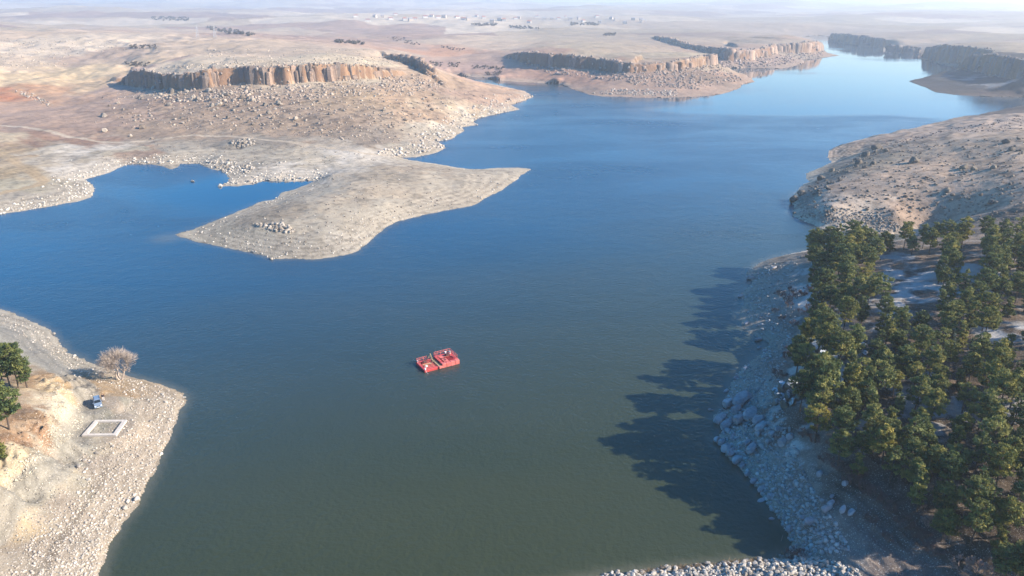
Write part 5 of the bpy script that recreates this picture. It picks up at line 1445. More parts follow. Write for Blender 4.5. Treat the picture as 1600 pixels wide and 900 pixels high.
WOODPX = [(1262, 400), (1300, 394), (1400, 389), (1500, 385), (1600, 381), (1720, 380), (1760, 600), (1740, 940), (1600, 940), (1530, 905), (1480, 860), (1430, 800), (1385, 772), (1335, 750), (1290, 714), (1250, 668), (1246, 640), (1262, 625), (1270, 600), (1228, 592), (1222, 570), (1245, 545), (1262, 520), (1258, 480), (1272, 440)]
GAPS = [[(1368, 398), (1400, 400), (1462, 402), (1466, 470), (1462, 525), (1385, 520), (1366, 450)], [(1488, 396), (1532, 396), (1530, 470), (1492, 468)], [(1258, 534), (1362, 530), (1364, 570), (1258, 572)], [(1548, 508), (1605, 505), (1605, 560), (1560, 552)], [(1582, 622), (1620, 620), (1620, 690), (1585, 680)],
        [(1205, 598), (1262, 598), (1262, 640), (1205, 640)], [(1328, 582), (1372, 580), (1370, 612), (1333, 610)], [(1550, 560), (1625, 560), (1625, 600), (1560, 600)]]
q = rng.random((9000, 2)) * np.array([520, 570]) + np.array([1215, 376])
m = inpoly(q[:, 0], q[:, 1], WOODPX)
for gp in GAPS:
    m &= ~inpoly(q[:, 0], q[:, 1], gp)
q = q[m]
gq = ground(q[:, 0], q[:, 1])
sel = []
for p, gg in zip(q, gq):
    if np.isnan(gg[0]) or gg[2] < 1.6:
        continue
    sp = (2.75 if p[1] < 700 else 2.35) + 1.5 * vnoise(np.array([gg[0] / 9]), np.array([gg[1] / 9]), 3)[0]
    if all((gg[0] - t[1][0]) ** 2 + (gg[1] - t[1][1]) ** 2 > sp * sp for t in sel):
        sel.append((p, gg))
# a loose back row along the crest and the edge trees that stand out against the water
for px, py in ((1266, 399), (1278, 398), (1290, 396), (1304, 395), (1318, 393), (1332, 392), (1350, 391), (1366, 390), (1384, 389), (1402, 389), (1420, 388), (1440, 387), (1460, 386), (1480, 385), (1500, 384), (1522, 383), (1545, 382), (1568, 381), (1590, 380),
               (1228, 592), (1240, 594), (1252, 590), (1246, 600), (1250, 548), (1262, 550), (1278, 552),
               (1545, 905), (1590, 915), (1515, 872), (1560, 862), (1604, 882), (1480, 828), (1455, 802), (1540, 824), (1500, 845), (1575, 838), (1605, 845), (1610, 392), (1585, 398), (1555, 400), (1560, 425), (1590, 430), (1545, 440)):
    gg = ground(px, py)[0]
    if all((gg[0] - t[1][0]) ** 2 + (gg[1] - t[1][1]) ** 2 > 2.2 ** 2 for t in sel):
        sel.append((np.array([px, py], float), gg))
BELTS = [(400, 'in the crest row of the wood'), (452, 'beside the snowy clearing'), (510, 'just below the snowy clearing'), (565, 'level with the frosted outcrop'), (615, 'level with the lower dark outcrop'), (665, 'just above the slab headland'),
         (720, 'above the stony beach'), (785, 'in the lower wood'), (850, 'near the bottom of the wood'), (1000, 'in the bottom corner')]
# no tree stands where it would shade the sunlit strip of water between the two lobes of shadow
LIT = [(985, 532), (1080, 536), (1130, 548), (1160, 556), (1150, 572), (1080, 566), (985, 566)]
def shades(gg):
    for hh in (3.5, 5.0, 6.5):
        k = (gg[2] + hh) / math.sin(SUN_EL)
        px_, py_ = project(gg[0] - sd.x * k, gg[1] - sd.y * k, 0.0)
        if inpoly(np.array([px_]), np.array([py_]), LIT)[0]:
            return True
    return False
sel = [t for t in sel if t[0][0] < 1665]
sel = [t for t in sel if not shades(t[1])]
sel.sort(key=lambda t: (t[0][0] > 1612, -1 if t[0][1] > 690 else 0))
sel = sel[:300]

cnt = {}
order = sorted(sel, key=lambda t: t[0][0])
for p, gg in order:
    belt = next(t for lim, t in BELTS if p[1] <= lim)
    cnt[belt] = cnt.get(belt, 0) + 1
    v = random.choices(PINES, weights=[3, 3, 2, 1.6, 2, 2, 1.4, 2, 1.5, 1.4])[0]
    put_pine(v, gg[0], gg[1], gg[2], (random.uniform(0.86, 1.06) if p[0] < 1345 and p[1] < 665 else random.uniform(0.66, 0.94)), random.uniform(0, 6.28), f'{v[2]} pine {belt}, {ordinal(cnt[belt])} from the lake', 'pines of the hillside wood')

def make_fir(seed, H, w):
    g = np.random.default_rng(seed)
    bm = bmesh.new()
    add_tube(bm, (0, 0, -0.4), (0, 0, H * 0.97), 0.14, 0.02, 6, False)
    cs, rr_, tt = [], [], []
    for k in range(60):
        t = 0.06 + 0.92 * k / 60
        a_ = k * 2.4
        d = w * (1 - t) * (0.75 + 0.4 * g.random())
        cs.append(np.array([math.cos(a_) * d, math.sin(a_) * d, t * H - 0.15 * d]))
        rr_.append(0.28 + 0.22 * (1 - t))
        tt.append(0.25 + 0.3 * g.random())
    crown = quads_mesh('crown', *tuft_cards(cs, rr_, 36, 0.22, g, tt))
    crown.materials.append(M_FIR)
    tr = bm_mesh('trunk', bm, True)
    tr.materials.append(M_BARK)
    return tr, crown, 'fir'
M_FIR = foliage_material('fir_needles', (0.03, 0.05, 0.04), (0.06, 0.085, 0.07), (0.10, 0.125, 0.10))
FIR = make_fir(901, 7.0, 1.7)
for px, py, s, lab in ((1332, 548, 0.95, 'grey green conical fir standing behind the upper frosted outcrop'), (1407, 588, 0.9, 'bluish pointed fir among round pines, taller one'), (1398, 560, 0.8, 'bluish pointed fir among round pines, shorter one'), (1480, 560, 0.85, 'narrow grey fir in the middle of the wood')):
    gg = ground(px, py)[0]
    put_pine(FIR, gg[0], gg[1], gg[2], s, 0.4, lab, 'firs in the wood', 'fir_tree', 'fir tree')

for px, py, v, s, lab in ((6, 600, 1, 1.0, 'roadside pine at the back of the bank group, cut by the picture edge'), (17, 603, 0, 1.0, 'roadside pine with a bare lower trunk, second of the bank group'), (28, 606, 7, 0.95, 'roadside pine with a wide dark crown above the bank road'), (42, 606, 9, 0.98, 'outermost roadside pine of the bank group, nearest the road bend'),
                          (33, 600, 4, 0.75, 'thin pine behind the outermost roadside pine'), (-4, 640, 1, 0.9, 'big pine at the picture edge above the brown litter'), (14, 672, 5, 1.1, 'dense low pine above the brown needle litter'), (-14, 668, 2, 0.9, 'flat pine half cut off at the picture edge'), (0, 655, 0, 0.85, 'round pine between the roadside group and the dense low pine'), (-2, 720, 6, 0.9, 'small young pine on the cream bluff edge'), (-20, 612, 0, 0.9, 'pine mostly out of view behind the roadside group')):
    gg = ground(max(px, -40), py)[0]
    put_pine(PINES[v], gg[0], gg[1], gg[2], s, random.uniform(0, 6), lab, 'pines above the van bank')

# bare trees and shrubs
def bare_wood(seed, L0, spread, depth, stems, twig_n, droop=0.0, r0=0.1, splay=0.3, tw=0.035, up=0.35):
    r = random.Random(seed)
    bm = bmesh.new()
    tips = []
    def grow(p, d, L, rad_, k):
        q = p + d * L * 0.5 + Vector((r.gauss(0, 0.05), r.gauss(0, 0.05), 0)) * L
        e = q + (d + Vector((r.gauss(0, 0.16), r.gauss(0, 0.16), up * 0.3))).normalized() * L * 0.5
        add_tube(bm, p, q, rad_, rad_ * 0.85, 5 if k < 2 else 3, False)
        add_tube(bm, q, e, rad_ * 0.85, rad_ * 0.65, 5 if k < 2 else 3, False)
        if k >= depth:
            tips.append((e, d, L))
            return
        for j in range(3 if k < depth - 1 else 4):
            ax = Vector((r.gauss(0, 1), r.gauss(0, 1), r.gauss(0, 1))).cross(d)
            if ax.length < 1e-3:
                continue
            nd = Quaternion(ax.normalized(), r.uniform(0.3, spread)) @ d
            nd = (nd + Vector((0, 0, up - droop))).normalized()
            st = q.lerp(e, r.uniform(0.2, 1.0))
            grow(st, nd, L * r.uniform(0.55, 0.78), rad_ * 0.6, k + 1)
    for s_ in range(stems):
        a_ = s_ / stems * 6.283 + r.uniform(-0.4, 0.4)
        d = Vector((math.cos(a_) * splay, math.sin(a_) * splay, 1)).normalized()
        grow(Vector((math.cos(a_) * 0.12, math.sin(a_) * 0.12, -0.2)), d, L0 * r.uniform(0.8, 1.1), r0, 0)
    wood_ = bm_mesh('trunk', bm, True)
    g = np.random.default_rng(seed)
    P, U, V = [], [], []
    for e, d, L in tips:
        for _ in range(twig_n):
            dv = np.array(d) + g.normal(size=3) * 0.55 + np.array([0, 0, 0.25])
            dv /= np.linalg.norm(dv)
            ln = L * g.uniform(0.35, 0.9)
            s_ = np.cross(dv, g.normal(size=3))
            s_ /= np.linalg.norm(s_) + 1e-6
            p = np.array(e) + g.normal(size=3) * L * 0.12
            P.append(p + dv * ln * 0.3)
            U.append(s_ * tw * 0.5)
            V.append(dv * ln * 0.7)
    P, U, V = np.array(P), np.array(U), np.array(V)
    tw_ = quads_mesh('twigs', P, U, V, np.full(len(P), 0.5))
    return wood_, tw_

def put_bare(name, mats, meshes, loc, s, rz, label, cat, group=None):
    root = empty(name, loc, rz)
    root.scale = (s, s, s)
    for nm, me, mt in (('trunk', meshes[0], mats[0]), ('twigs', meshes[1], mats[1])):
        if not me.materials:
            me.materials.append(mt)
        o = bpy.data.objects.new(nm, me)
        C.objects.link(o)
        o.parent = root
        if nm == 'twigs':
            o['kind'] = 'stuff'
    return tag(root, label, cat, group)

TREE = list(bare_wood(41, 2.3, 0.95, 4, 3, 9, 0.10, 0.15, 0.45, 0.045, 0.24))
def dome_twigs(n, c, rx, rz_, seed):
    g = np.random.default_rng(seed)
    d = rnd_dir(n, g)
    d[:, 2] = np.abs(d[:, 2]) * 1.0 - 0.22
    rr_ = 0.35 + 0.65 * g.random((n, 1)) ** 0.55
    lump = 0.82 + 0.3 * np.sin(d[:, :1] * 5 + 1) * np.cos(d[:, 1:2] * 6)
    p = d * rr_ * lump * np.array([rx, rx * 0.85, rz_]) + np.array(c)
    v = d + 0.5 * rnd_dir(n, g) + np.array([0, 0, 0.35])
    v /= np.linalg.norm(v, axis=1)[:, None]
    ln = 0.35 + 0.55 * g.random((n, 1))
    sdv = np.cross(v, rnd_dir(n, g))
    sdv /= np.linalg.norm(sdv, axis=1)[:, None]
    return p, sdv * 0.020, v * ln
_p, _u, _v = dome_twigs(2600, (0.2, 0, 3.1), 3.3, 2.5, 77)
_me = TREE[1]
_old = np.array([q.co[:] for q in _me.vertices])
_new = np.stack([_p - _u, _p + _u, _p + _u * 0.4 + _v, _p - _u * 0.4 + _v], 1).reshape(-1, 3)
_all = np.vstack([_old, _new])
TREE[1] = mesh_np('twigs', _all, np.arange(len(_all)).reshape(-1, 4))
g = ground(188, 593)[0]
put_bare('bare_tree', (M_PALEBARK, M_TWIG), TREE, (g[0], g[1], g[2]), 1.38, 2.2, 'leafless dome-crowned tree with two pale trunks at the water edge', 'tree')
SHRUB = [bare_wood(50 + k, 0.75, 0.8, 2, 6, 9, 0.0, 0.035, 0.75, 0.045, 0.25) for k in range(4)]
M_BUSH2 = simple('pink_twigs', (0.34, 0.24, 0.20), 0.9)
SHRUB2 = [bare_wood(60 + k, 0.7, 0.8, 2, 6, 10, 0.0, 0.035, 0.75, 0.05, 0.25) for k in range(2)]
BSH = [(1218, 462, 1.5), (1228, 470, 1.6), (1236, 458, 1.3), (1246, 466, 1.5), (1254, 462, 1.2), (1262, 455, 1.2), (1232, 478, 1.2), (1252, 490, 1.1), (1262, 484, 1.1), (1222, 500, 1.0), (1210, 488, 0.9), (1240, 508, 1.1), (1270, 495, 1.1), (1216, 590, 1.4), (1228, 560, 1.2), (1238, 552, 1.2), (1290, 722, 1.2), (1312, 735, 1.3), (1330, 755, 1.4), (1350, 768, 1.5), (1366, 780, 1.5), (1340, 748, 1.2),
       (1300, 700, 1.1), (1270, 690, 1.1), (1256, 682, 1.1), (1392, 800, 1.3), (1412, 822, 1.4), (1430, 838, 1.2), (1446, 850, 1.3), (1240, 868, 1.0), (1250, 870, 0.9), (1232, 872, 0.7), (1455, 868, 1.2), (1385, 845, 0.9), (1362, 815, 0.9)]
gs = ground([t[0] for t in BSH], [t[1] for t in BSH])
belts = [(515, 'in the thicket on the upper shaded shore'), (600, 'beneath the pines over the shore bend'), (790, 'along the foot of the wood above the beach'), (900, 'at the lower end of the shaded bank')]
cn = {}
for (x, y, s), g in sorted(zip(BSH, gs), key=lambda t: t[0][0]):
    bl = next(t for lim, t in belts if y <= lim)
    cn[bl] = cn.get(bl, 0) + 1
    put_bare('bare_shrub', (M_BUSH, M_BUSH), random.choice(SHRUB), (g[0], g[1], g[2]), s * 0.95, random.uniform(0, 6), f'brown leafless shrub {bl}, {ordinal(cn[bl])} from the lake', 'shrub', 'leafless shrubs on the shaded bank')
for x, y, s, lab in ((1450, 822, 1.25, 'pale pinkish leafless shrub glowing at the edge of the lower wood'), (1500, 890, 1.5, 'pale tall leafless shrub in the bottom corner, west one'), (1528, 895, 1.5, 'pale tall leafless shrub in the bottom corner, east one'), (1234, 548, 1.1, 'pinkish leafless shrub catching light at the shore bend'), (1262, 398, 0.8, 'pale small leafless shrub at the west end of the crest row')):
    g = ground(x, y)[0]
    put_bare('bare_shrub', (M_BUSH2, M_BUSH2), random.choice(SHRUB2), (g[0], g[1], g[2]), s, random.uniform(0, 6), lab, 'shrub', 'pale leafless shrubs')

# dry grass on the dam and sticks on the beach
M_STRAW = simple('dry_grass', (0.36, 0.25, 0.14), 0.9)
g = np.vstack([px_points([(1020, 886), (1110, 880), (1220, 868), (1240, 870), (1160, 882), (1030, 892)], 170, -0.05), px_points([(970, 893), (1050, 886), (1050, 892), (980, 898)], 40, -0.05)])
P, U, V = [], [], []
gr = np.random.default_rng(5)
for c in g:
    for _ in range(14):
        dv = gr.normal(size=3) * 0.4 + np.array([0, 0, 1.0])
        s_ = np.cross(dv, gr.normal(size=3))
        s_ /= np.linalg.norm(s_)
        P.append(c + np.r_[gr.normal(size=2) * 0.14, 0.12])
        U.append(s_ * 0.02)
        V.append(dv * gr.uniform(0.2, 0.45))
gm = quads_mesh('dry_grass', np.array(P), np.array(U), np.array(V), np.full(len(P), 0.5))
link('dry_grass', gm, M_STRAW, kind='stuff')
for (x0, y0, x1, y1), lab in (((1220, 846, 1221, 838), 'thin pale stick rising from the dark water near the dam'), ((1268, 861, 1270, 849), 'thin pale stick on the shaded beach, middle one'), ((1316, 869, 1319, 860), 'thin leaning pale stick on the shaded beach by the dam')):
    g = ground(x0, y0)[0]
    bm = bmesh.new()
    add_tube(bm, (0, 0, -0.2), (0.12, 0.05, 0.7), 0.03, 0.022, 5)
    add_tube(bm, (0.12, 0.05, 0.7), (0.22, 0.1, 1.25), 0.022, 0.01, 5)
    st = link('dead_stick', bm_mesh('dead_stick', bm), M_PALEBARK)
    st.location = (g[0], g[1], max(g[2], -0.05))
    tag(st, lab, 'stick', 'sticks by the dam')

# ------------------------------------------------------------------ the red raft
M_RED = simple('faded_red_paint', (0.50, 0.06, 0.055), 0.5, var=0.3, scale=1.6)
M_PINKP = simple('bleached_red_paint', (0.62, 0.15, 0.125), 0.6, var=0.35, scale=1.2)
M_RUST = simple('dark_rust', (0.10, 0.035, 0.03), 0.85)
M_WHITEP = simple('white_paint', (0.80, 0.78, 0.74), 0.5, var=0.12)
M_WOOD = simple('weathered_planks', (0.42, 0.31, 0.17), 0.85, var=0.3)
p0, p1 = unproj(663.6, 582.4), unproj(716.5, 568.6)
ang = math.atan2(p1[1] - p0[1], p1[0] - p0[0])
raft = empty('work_raft', (p0[0], p0[1], 0), ang)
tag(raft, 'red two part pontoon raft with railings floating in the middle of the lake', 'raft')
def rpart(name, mat, build, parent=raft):
    bm = bmesh.new()
    build(bm)
    return link(name, bm_mesh(name, bm), mat, parent)
RL, RW_, A1, B0, B1 = 9.0, 5.1, 4.3, 4.55, 9.1
# low west half
for c, s in (((A1 / 2, 0.35, 0.18), (A1, 0.7, 0.75)), ((A1 / 2, RW_ - 0.35, 0.18), (A1, 0.7, 0.75)), ((0.35, RW_ / 2, 0.182), (0.7, RW_ - 1.41, 0.745)), ((A1 - 0.3, RW_ / 2, 0.182), (0.6, RW_ - 1.41, 0.745))):
    rpart('float_beam', M_RED, lambda bm: add_box(bm, c, s, bevel=0.05))
for k in range(6):
    y = 0.98 + k * 0.62
    rpart('joist', M_PINKP, lambda bm: add_box(bm, (A1 / 2, y, 0.40), (A1 - 1.32, 0.13, 0.16)))
for k in range(3):
    rpart('plank', M_WOOD, lambda bm: add_box(bm, (A1 - 0.50 + k * 0.24, RW_ / 2, 0.60), (0.21, RW_ - 0.3, 0.06), bevel=0.01))
rpart('plank', M_WOOD, lambda bm: add_box(bm, (1.9, 2.75, 0.54), (2.2, 0.35, 0.06)))
rpart('pump', M_RUST, lambda bm: (add_box(bm, (1.6, 3.55, 0.85), (0.9, 0.6, 0.6), bevel=0.06), add_tube(bm, (1.2, 3.5, 0.9), (0.8, 3.2, 0.5), 0.09)))
rpart('locker', M_WHITEP, lambda bm: add_box(bm, (1.15, 1.55, 0.72), (0.5, 0.4, 0.36), bevel=0.04))
for x, y in ((0.32, 0.3), (0.3, RW_ - 0.35)):
    rpart('bollard', M_WHITEP, lambda bm: (add_tube(bm, (x, y, 0.5), (x, y, 0.92), 0.17, 0.15, 10), add_tube(bm, (x, y, 0.92), (x, y, 1.0), 0.2, 0.2, 10)))
rpart('float_beam', M_PINKP, lambda bm: add_box(bm, (A1 - 0.25, 0.15, 0.35), (0.95, 0.75, 0.55), rz=0.2, bevel=0.05))
rpart('hoist_frame', M_WOOD, lambda bm: (add_tube(bm, (2.9, 4.85, 0.5), (3.55, 4.6, 2.1), 0.07), add_tube(bm, (4.2, 4.75, 0.5), (3.55, 4.6, 2.1), 0.07), add_tube(bm, (3.55, 3.2, 0.5), (3.55, 4.6, 2.1), 0.06), add_tube(bm, (3.1, 4.8, 1.1), (4.0, 4.7, 1.1), 0.05)))
def railing(pts_, z0, h, gap=0.9):
    for pA, pB in zip(pts_[:-1], pts_[1:]):
        pA, pB = Vector((*pA, 0)), Vector((*pB, 0))
        n_ = max(1, round((pB - pA).length / gap))
        rl = rpart('railing', M_PINKP, lambda bm: [add_tube(bm, pA + Vector((0, 0, z0 + t)), pB + Vector((0, 0, z0 + t)), 0.045, n=5) for t in (h, h * 0.55)])
        for k in range(n_ + 1):
            q_ = pA.lerp(pB, k / n_)
            rpart('post', M_PINKP, lambda bm: add_tube(bm, q_ + Vector((0, 0, z0)), q_ + Vector((0, 0, z0 + h + 0.05)), 0.05, n=5), rl)
railing([(0.12, 2.6), (0.12, RW_ - 0.12), (2.8, RW_ - 0.12)], 0.55, 0.9)
# taller east half
zt_, hb = 0.55, 1.35
for k in range(4):
    w = (B1 - B0) / 4
    rpart('float_box', M_PINKP, lambda bm: add_box(bm, (B0 + w * (k + 0.5), 0.42, zt_ - 0.2), (w - 0.05, 0.84, hb), bevel=0.05))
for k in range(3):
    w = (B1 - B0) / 3
    rpart('float_box', M_RED, lambda bm: add_box(bm, (B0 + w * (k + 0.5), RW_ - 0.5, zt_ - 0.2), (w - 0.05, 0.84, hb), bevel=0.05))
for k in range(3):
    w = (RW_ - 1.76) / 3
    for x in (B0 + 0.35, B1 - 0.42):
        rpart('float_box', M_RED, lambda bm: add_box(bm, (x, 0.86 + w * (k + 0.5), zt_ - 0.2), (0.7 if x < 6 else 0.84, w - 0.05, hb - 0.02), bevel=0.05))
for k in range(5):
    x = 6.75 + k * 0.36
    rpart('joist', M_RED, lambda bm: add_box(bm, (x, 1.9, 0.9), (0.15, 2.1, 0.16)))
rpart('deck_plate', M_PINKP, lambda bm: add_box(bm, (6.05, 1.75, 1.06), (1.2, 1.7, 0.07), bevel=0.01))
rpart('deck_plate', M_PINKP, lambda bm: add_box(bm, (6.9, 3.6, 1.08), (2.9, 1.25, 0.07), bevel=0.01))
wn_ = rpart('winch', M_RUST, lambda bm: (add_box(bm, (7.7, 3.3, 1.35), (0.6, 0.5, 0.5), bevel=0.04), add_tube(bm, (7.2, 3.0, 1.35), (7.2, 3.7, 1.35), 0.28, n=12)))
rpart('hatch', M_RUST, lambda bm: add_box(bm, (6.0, 1.6, 1.12), (0.45, 0.5, 0.06)))
rpart('hatch', M_RUST, lambda bm: add_box(bm, (6.25, 2.35, 1.12), (0.4, 0.3, 0.06)))
for x, y in ((7.6, RW_ - 0.45), (8.6, RW_ - 0.8)):
    rpart('bollard', M_WHITEP, lambda bm: (add_tube(bm, (x, y, 1.0), (x, y, 1.5), 0.2, 0.17, 10), add_tube(bm, (x, y, 1.5), (x, y, 1.58), 0.23, 0.23, 10)))
rpart('brace', M_PINKP, lambda bm: (add_tube(bm, (8.7, 1.3, 1.0), (8.7, 3.4, 2.0), 0.08), add_tube(bm, (8.7, 4.6, 1.0), (8.7, 3.4, 2.0), 0.08)))
railing([(B0 + 0.12, 2.0), (B0 + 0.12, RW_ - 0.12), (B1 - 0.1, RW_ - 0.12), (B1 - 0.1, 1.2)], 1.0, 0.95)
rpart('coupling', M_RUST, lambda bm: (add_box(bm, (A1 + 0.12, 1.4, 0.25), (0.26, 0.18, 0.2)), add_box(bm, (A1 + 0.12, 3.7, 0.25), (0.26, 0.18, 0.2))))
rpart('mooring_line', M_WHITEP, lambda bm: (add_tube(bm, (0.25, 0.05, 0.5), (0.35, -0.5, 0.15), 0.03, n=5), add_tube(bm, (0.35, -0.5, 0.15), (0.5, -1.3, -0.1), 0.03, n=5)))
rpart('mooring_line', M_WHITEP, lambda bm: (add_tube(bm, (B1, 2.2, 0.7), (B1 + 0.9, 2.5, -0.05), 0.03, n=5)))
rpart('mooring_line', M_WHITEP, lambda bm: (add_tube(bm, (1.0, RW_, 0.5), (0.2, RW_ + 2.6, -0.05), 0.025, n=5)))

# ------------------------------------------------------------------ concrete frame on the bank
M_CONC = simple('pale_concrete', (0.56, 0.50, 0.43), 0.85, var=0.25, scale=1.6)
fo = ground([127.8, 149.4, 198.9, 181.7], [682.8, 658.3, 658.0, 682.2])
fc = fo.mean(0)
zc = fc[2] + 0.12
out = [Vector((p[0] - fc[0], p[1] - fc[1], 0)) for p in fo]
inn = [v * 0.77 for v in out]
frame = empty('concrete_frame', (fc[0], fc[1], zc))
tag(frame, 'low square frame of pale concrete walls around a sunken floor on the bank', 'foundation')
for k in range(4):
    a_, b_ = k, (k + 1) % 4
    bm = bmesh.new()
    top = [bm.verts.new((*v.xy, 0.22 + 0.002 * k)) for v in (out[a_].lerp(out[b_], 0.002), out[b_].lerp(out[a_], 0.002), inn[b_].lerp(inn[a_], 0.002), inn[a_].lerp(inn[b_], 0.002))]
    bot = [bm.verts.new((v.co.x, v.co.y, -1.0)) for v in top]
    bm.faces.new(top[::-1] if (out[b_] - out[a_]).cross(inn[a_] - out[a_]).z < 0 else top)
    for i in range(4):
        bm.faces.new((top[i], top[(i + 1) % 4], bot[(i + 1) % 4], bot[i]))
    bmesh.ops.recalc_face_normals(bm, faces=bm.faces)
    link('wall', bm_mesh('wall', bm), M_CONC, frame)
bm = bmesh.new()
bm.faces.new([bm.verts.new((*(v * 0.99).xy, -0.16)) for v in inn])
link('floor', bm_mesh('floor', bm), simple('silt_floor', (0.22, 0.20, 0.165), 0.95, var=0.35, scale=0.8), frame)
rr = np.array([[fc[0] + random.gauss(0, 0.9), fc[1] + random.gauss(0, 0.8), zc - 0.15] for _ in range(34)])
scatter_rocks('rubble', rr - np.array([fc[0], fc[1], zc]), 0.06 + 0.16 * rng.random(34) ** 2, tints(34, (0.10, 0.09, 0.07), (0.4, 0.36, 0.3)), frame)

# ------------------------------------------------------------------ van and the person beside it
M_CAR = simple('silver_blue_paint', (0.24, 0.31, 0.40), 0.35, 0.3, var=0.04, coat=0.5)
M_GLASS = simple('dark_glass', (0.02, 0.025, 0.03), 0.06, var=0.0)
M_TYRE = simple('rubber', (0.02, 0.02, 0.02), 0.85)
M_TRIM = simple('black_trim', (0.03, 0.03, 0.032), 0.6)
M_CHROME = simple('light_metal', (0.55, 0.56, 0.58), 0.3, 0.8, var=0.05)
M_LAMP = simple('lamp_glass', (0.75, 0.78, 0.8), 0.12, var=0.05)
M_RLAMP = simple('tail_lamp', (0.4, 0.02, 0.02), 0.2, var=0.05)
gc = ground(153.3, 633.0)[0]
van = empty('parked_van', (gc[0], gc[1], gc[2] + 0.02), rad(33))
van.scale = (0.84, 0.84, 0.84)
tag(van, 'small silver blue van parked facing the lake on the tan bank', 'van')
def vpart(name, mat, build, parent=van, sm=False):
    bm = bmesh.new()
    build(bm)
    return link(name, bm_mesh(name, bm, sm), mat, parent)
def van_body(bm):
    # side profile (y, z) with the half width at each level; front is -y
    prof = [(-2.02, 0.35, 0.78), (-2.08, 0.62, 0.82), (-2.0, 0.84, 0.83), (-1.25, 1.06, 0.82), (-1.12, 1.12, 0.80), (-0.52, 1.70, 0.66), (-0.1, 1.80, 0.66), (1.3, 1.82, 0.66), (1.86, 1.72, 0.66), (2.0, 1.08, 0.80), (2.05, 0.6, 0.82), (2.0, 0.33, 0.79)]
    Lf, Rt = [[bm.verts.new((s * w, y, z)) for y, z, w in prof] for s in (-1, 1)]
    n_ = len(prof)
    for k in range(n_):
        bm.faces.new((Lf[k], Lf[(k + 1) % n_], Rt[(k + 1) % n_], Rt[k]))
    bl = [[bm.verts.new((s * 0.84, y, z)) for y, z in ((-1.2, 1.0), (1.98, 1.0), (2.0, 0.36), (-2.0, 0.36), (-2.02, 0.8))] for s in (-1, 1)]
    for row, S_ in ((Lf, bl[0]), (Rt, bl[1])):
        bm.faces.new([row[4], row[5], row[6], row[7], row[8], row[9], S_[1], S_[0]])
        bm.faces.new([row[9], row[10], row[11], S_[2], S_[1]])
        bm.faces.new([row[0], row[1], row[2], S_[4], S_[3]])
        bm.faces.new([row[2], row[3], row[4], S_[0], S_[4]])
        bm.faces.new([S_[0], S_[1], S_[2], S_[3], S_[4]])
    bmesh.ops.recalc_face_normals(bm, faces=bm.faces)
vpart('body', M_CAR, van_body)
vpart('windshield', M_GLASS, lambda bm: bmesh.ops.recalc_face_normals(bm, faces=[bm.faces.new([bm.verts.new(c) for c in ((-0.72, -1.10, 1.17), (0.72, -1.10, 1.17), (0.60, -0.575, 1.675), (-0.60, -0.575, 1.675))])]))
vpart('rear_window', M_GLASS, lambda bm: bm.faces.new([bm.verts.new(c) for c in ((0.66, 1.985, 1.18), (-0.66, 1.985, 1.18), (-0.58, 1.885, 1.66), (0.58, 1.885, 1.66))]))
for s in (-1, 1):
    for y0, y1 in ((-0.85, -0.02), (0.06, 0.9), (0.98, 1.75)):
        zb_, zt2 = 1.16, 1.64
        yy0 = y0 + (0.33 if y0 < -0.5 else 0.0)
        vpart('side_window', M_GLASS, lambda bm: bm.faces.new([bm.verts.new(c) for c in ((s * 0.812, y0, zb_), (s * 0.812, y1, zb_), (s * 0.685, y1, zt2), (s * 0.685, yy0, zt2))]))
    vpart('headlight', M_LAMP, lambda bm: add_box(bm, (s * 0.62, -2.02, 0.76), (0.34, 0.12, 0.2), bevel=0.03))
    vpart('tail_light', M_RLAMP, lambda bm: add_box(bm, (s * 0.74, 2.0, 0.95), (0.14, 0.1, 0.4), bevel=0.02))
    vpart('mirror', M_CAR, lambda bm: add_box(bm, (s * 0.95, -0.82, 1.18), (0.2, 0.14, 0.16), bevel=0.03))
    vpart('roof_rail', M_TRIM, lambda bm: add_box(bm, (s * 0.58, 0.6, 1.86), (0.05, 1.9, 0.05)))
    vpart('door_handle', M_TRIM, lambda bm: (add_box(bm, (s * 0.845, -0.15, 0.98), (0.03, 0.18, 0.04)), add_box(bm, (s * 0.845, 0.85, 0.98), (0.03, 0.18, 0.04))))
    for y in (-1.3, 1.3):
        wv = vpart('wheel', M_TRIM, lambda bm: add_tube(bm, (s * 0.70, y, 0.31), (s * 0.855, y, 0.31), 0.36, n=18))
        vpart('tyre', M_TYRE, lambda bm: add_tube(bm, (s * 0.66, y, 0.31), (s * 0.865, y, 0.31), 0.31, n=18), wv)
        vpart('rim', M_CHROME, lambda bm: add_tube(bm, (s * 0.80, y, 0.31), (s * 0.875, y, 0.31), 0.19, n=12), wv)
vpart('bumper', M_CAR, lambda bm: add_box(bm, (0, -2.06, 0.44), (1.64, 0.16, 0.26), bevel=0.05))
vpart('bumper', M_TRIM, lambda bm: add_box(bm, (0, 2.05, 0.44), (1.6, 0.14, 0.24), bevel=0.05))
vpart('grille', M_TRIM, lambda bm: add_box(bm, (0, -2.075, 0.72), (0.78, 0.06, 0.16), bevel=0.02))
vpart('licence_plate', M_WHITEP, lambda bm: add_box(bm, (0, -2.15, 0.45), (0.5, 0.02, 0.11)))

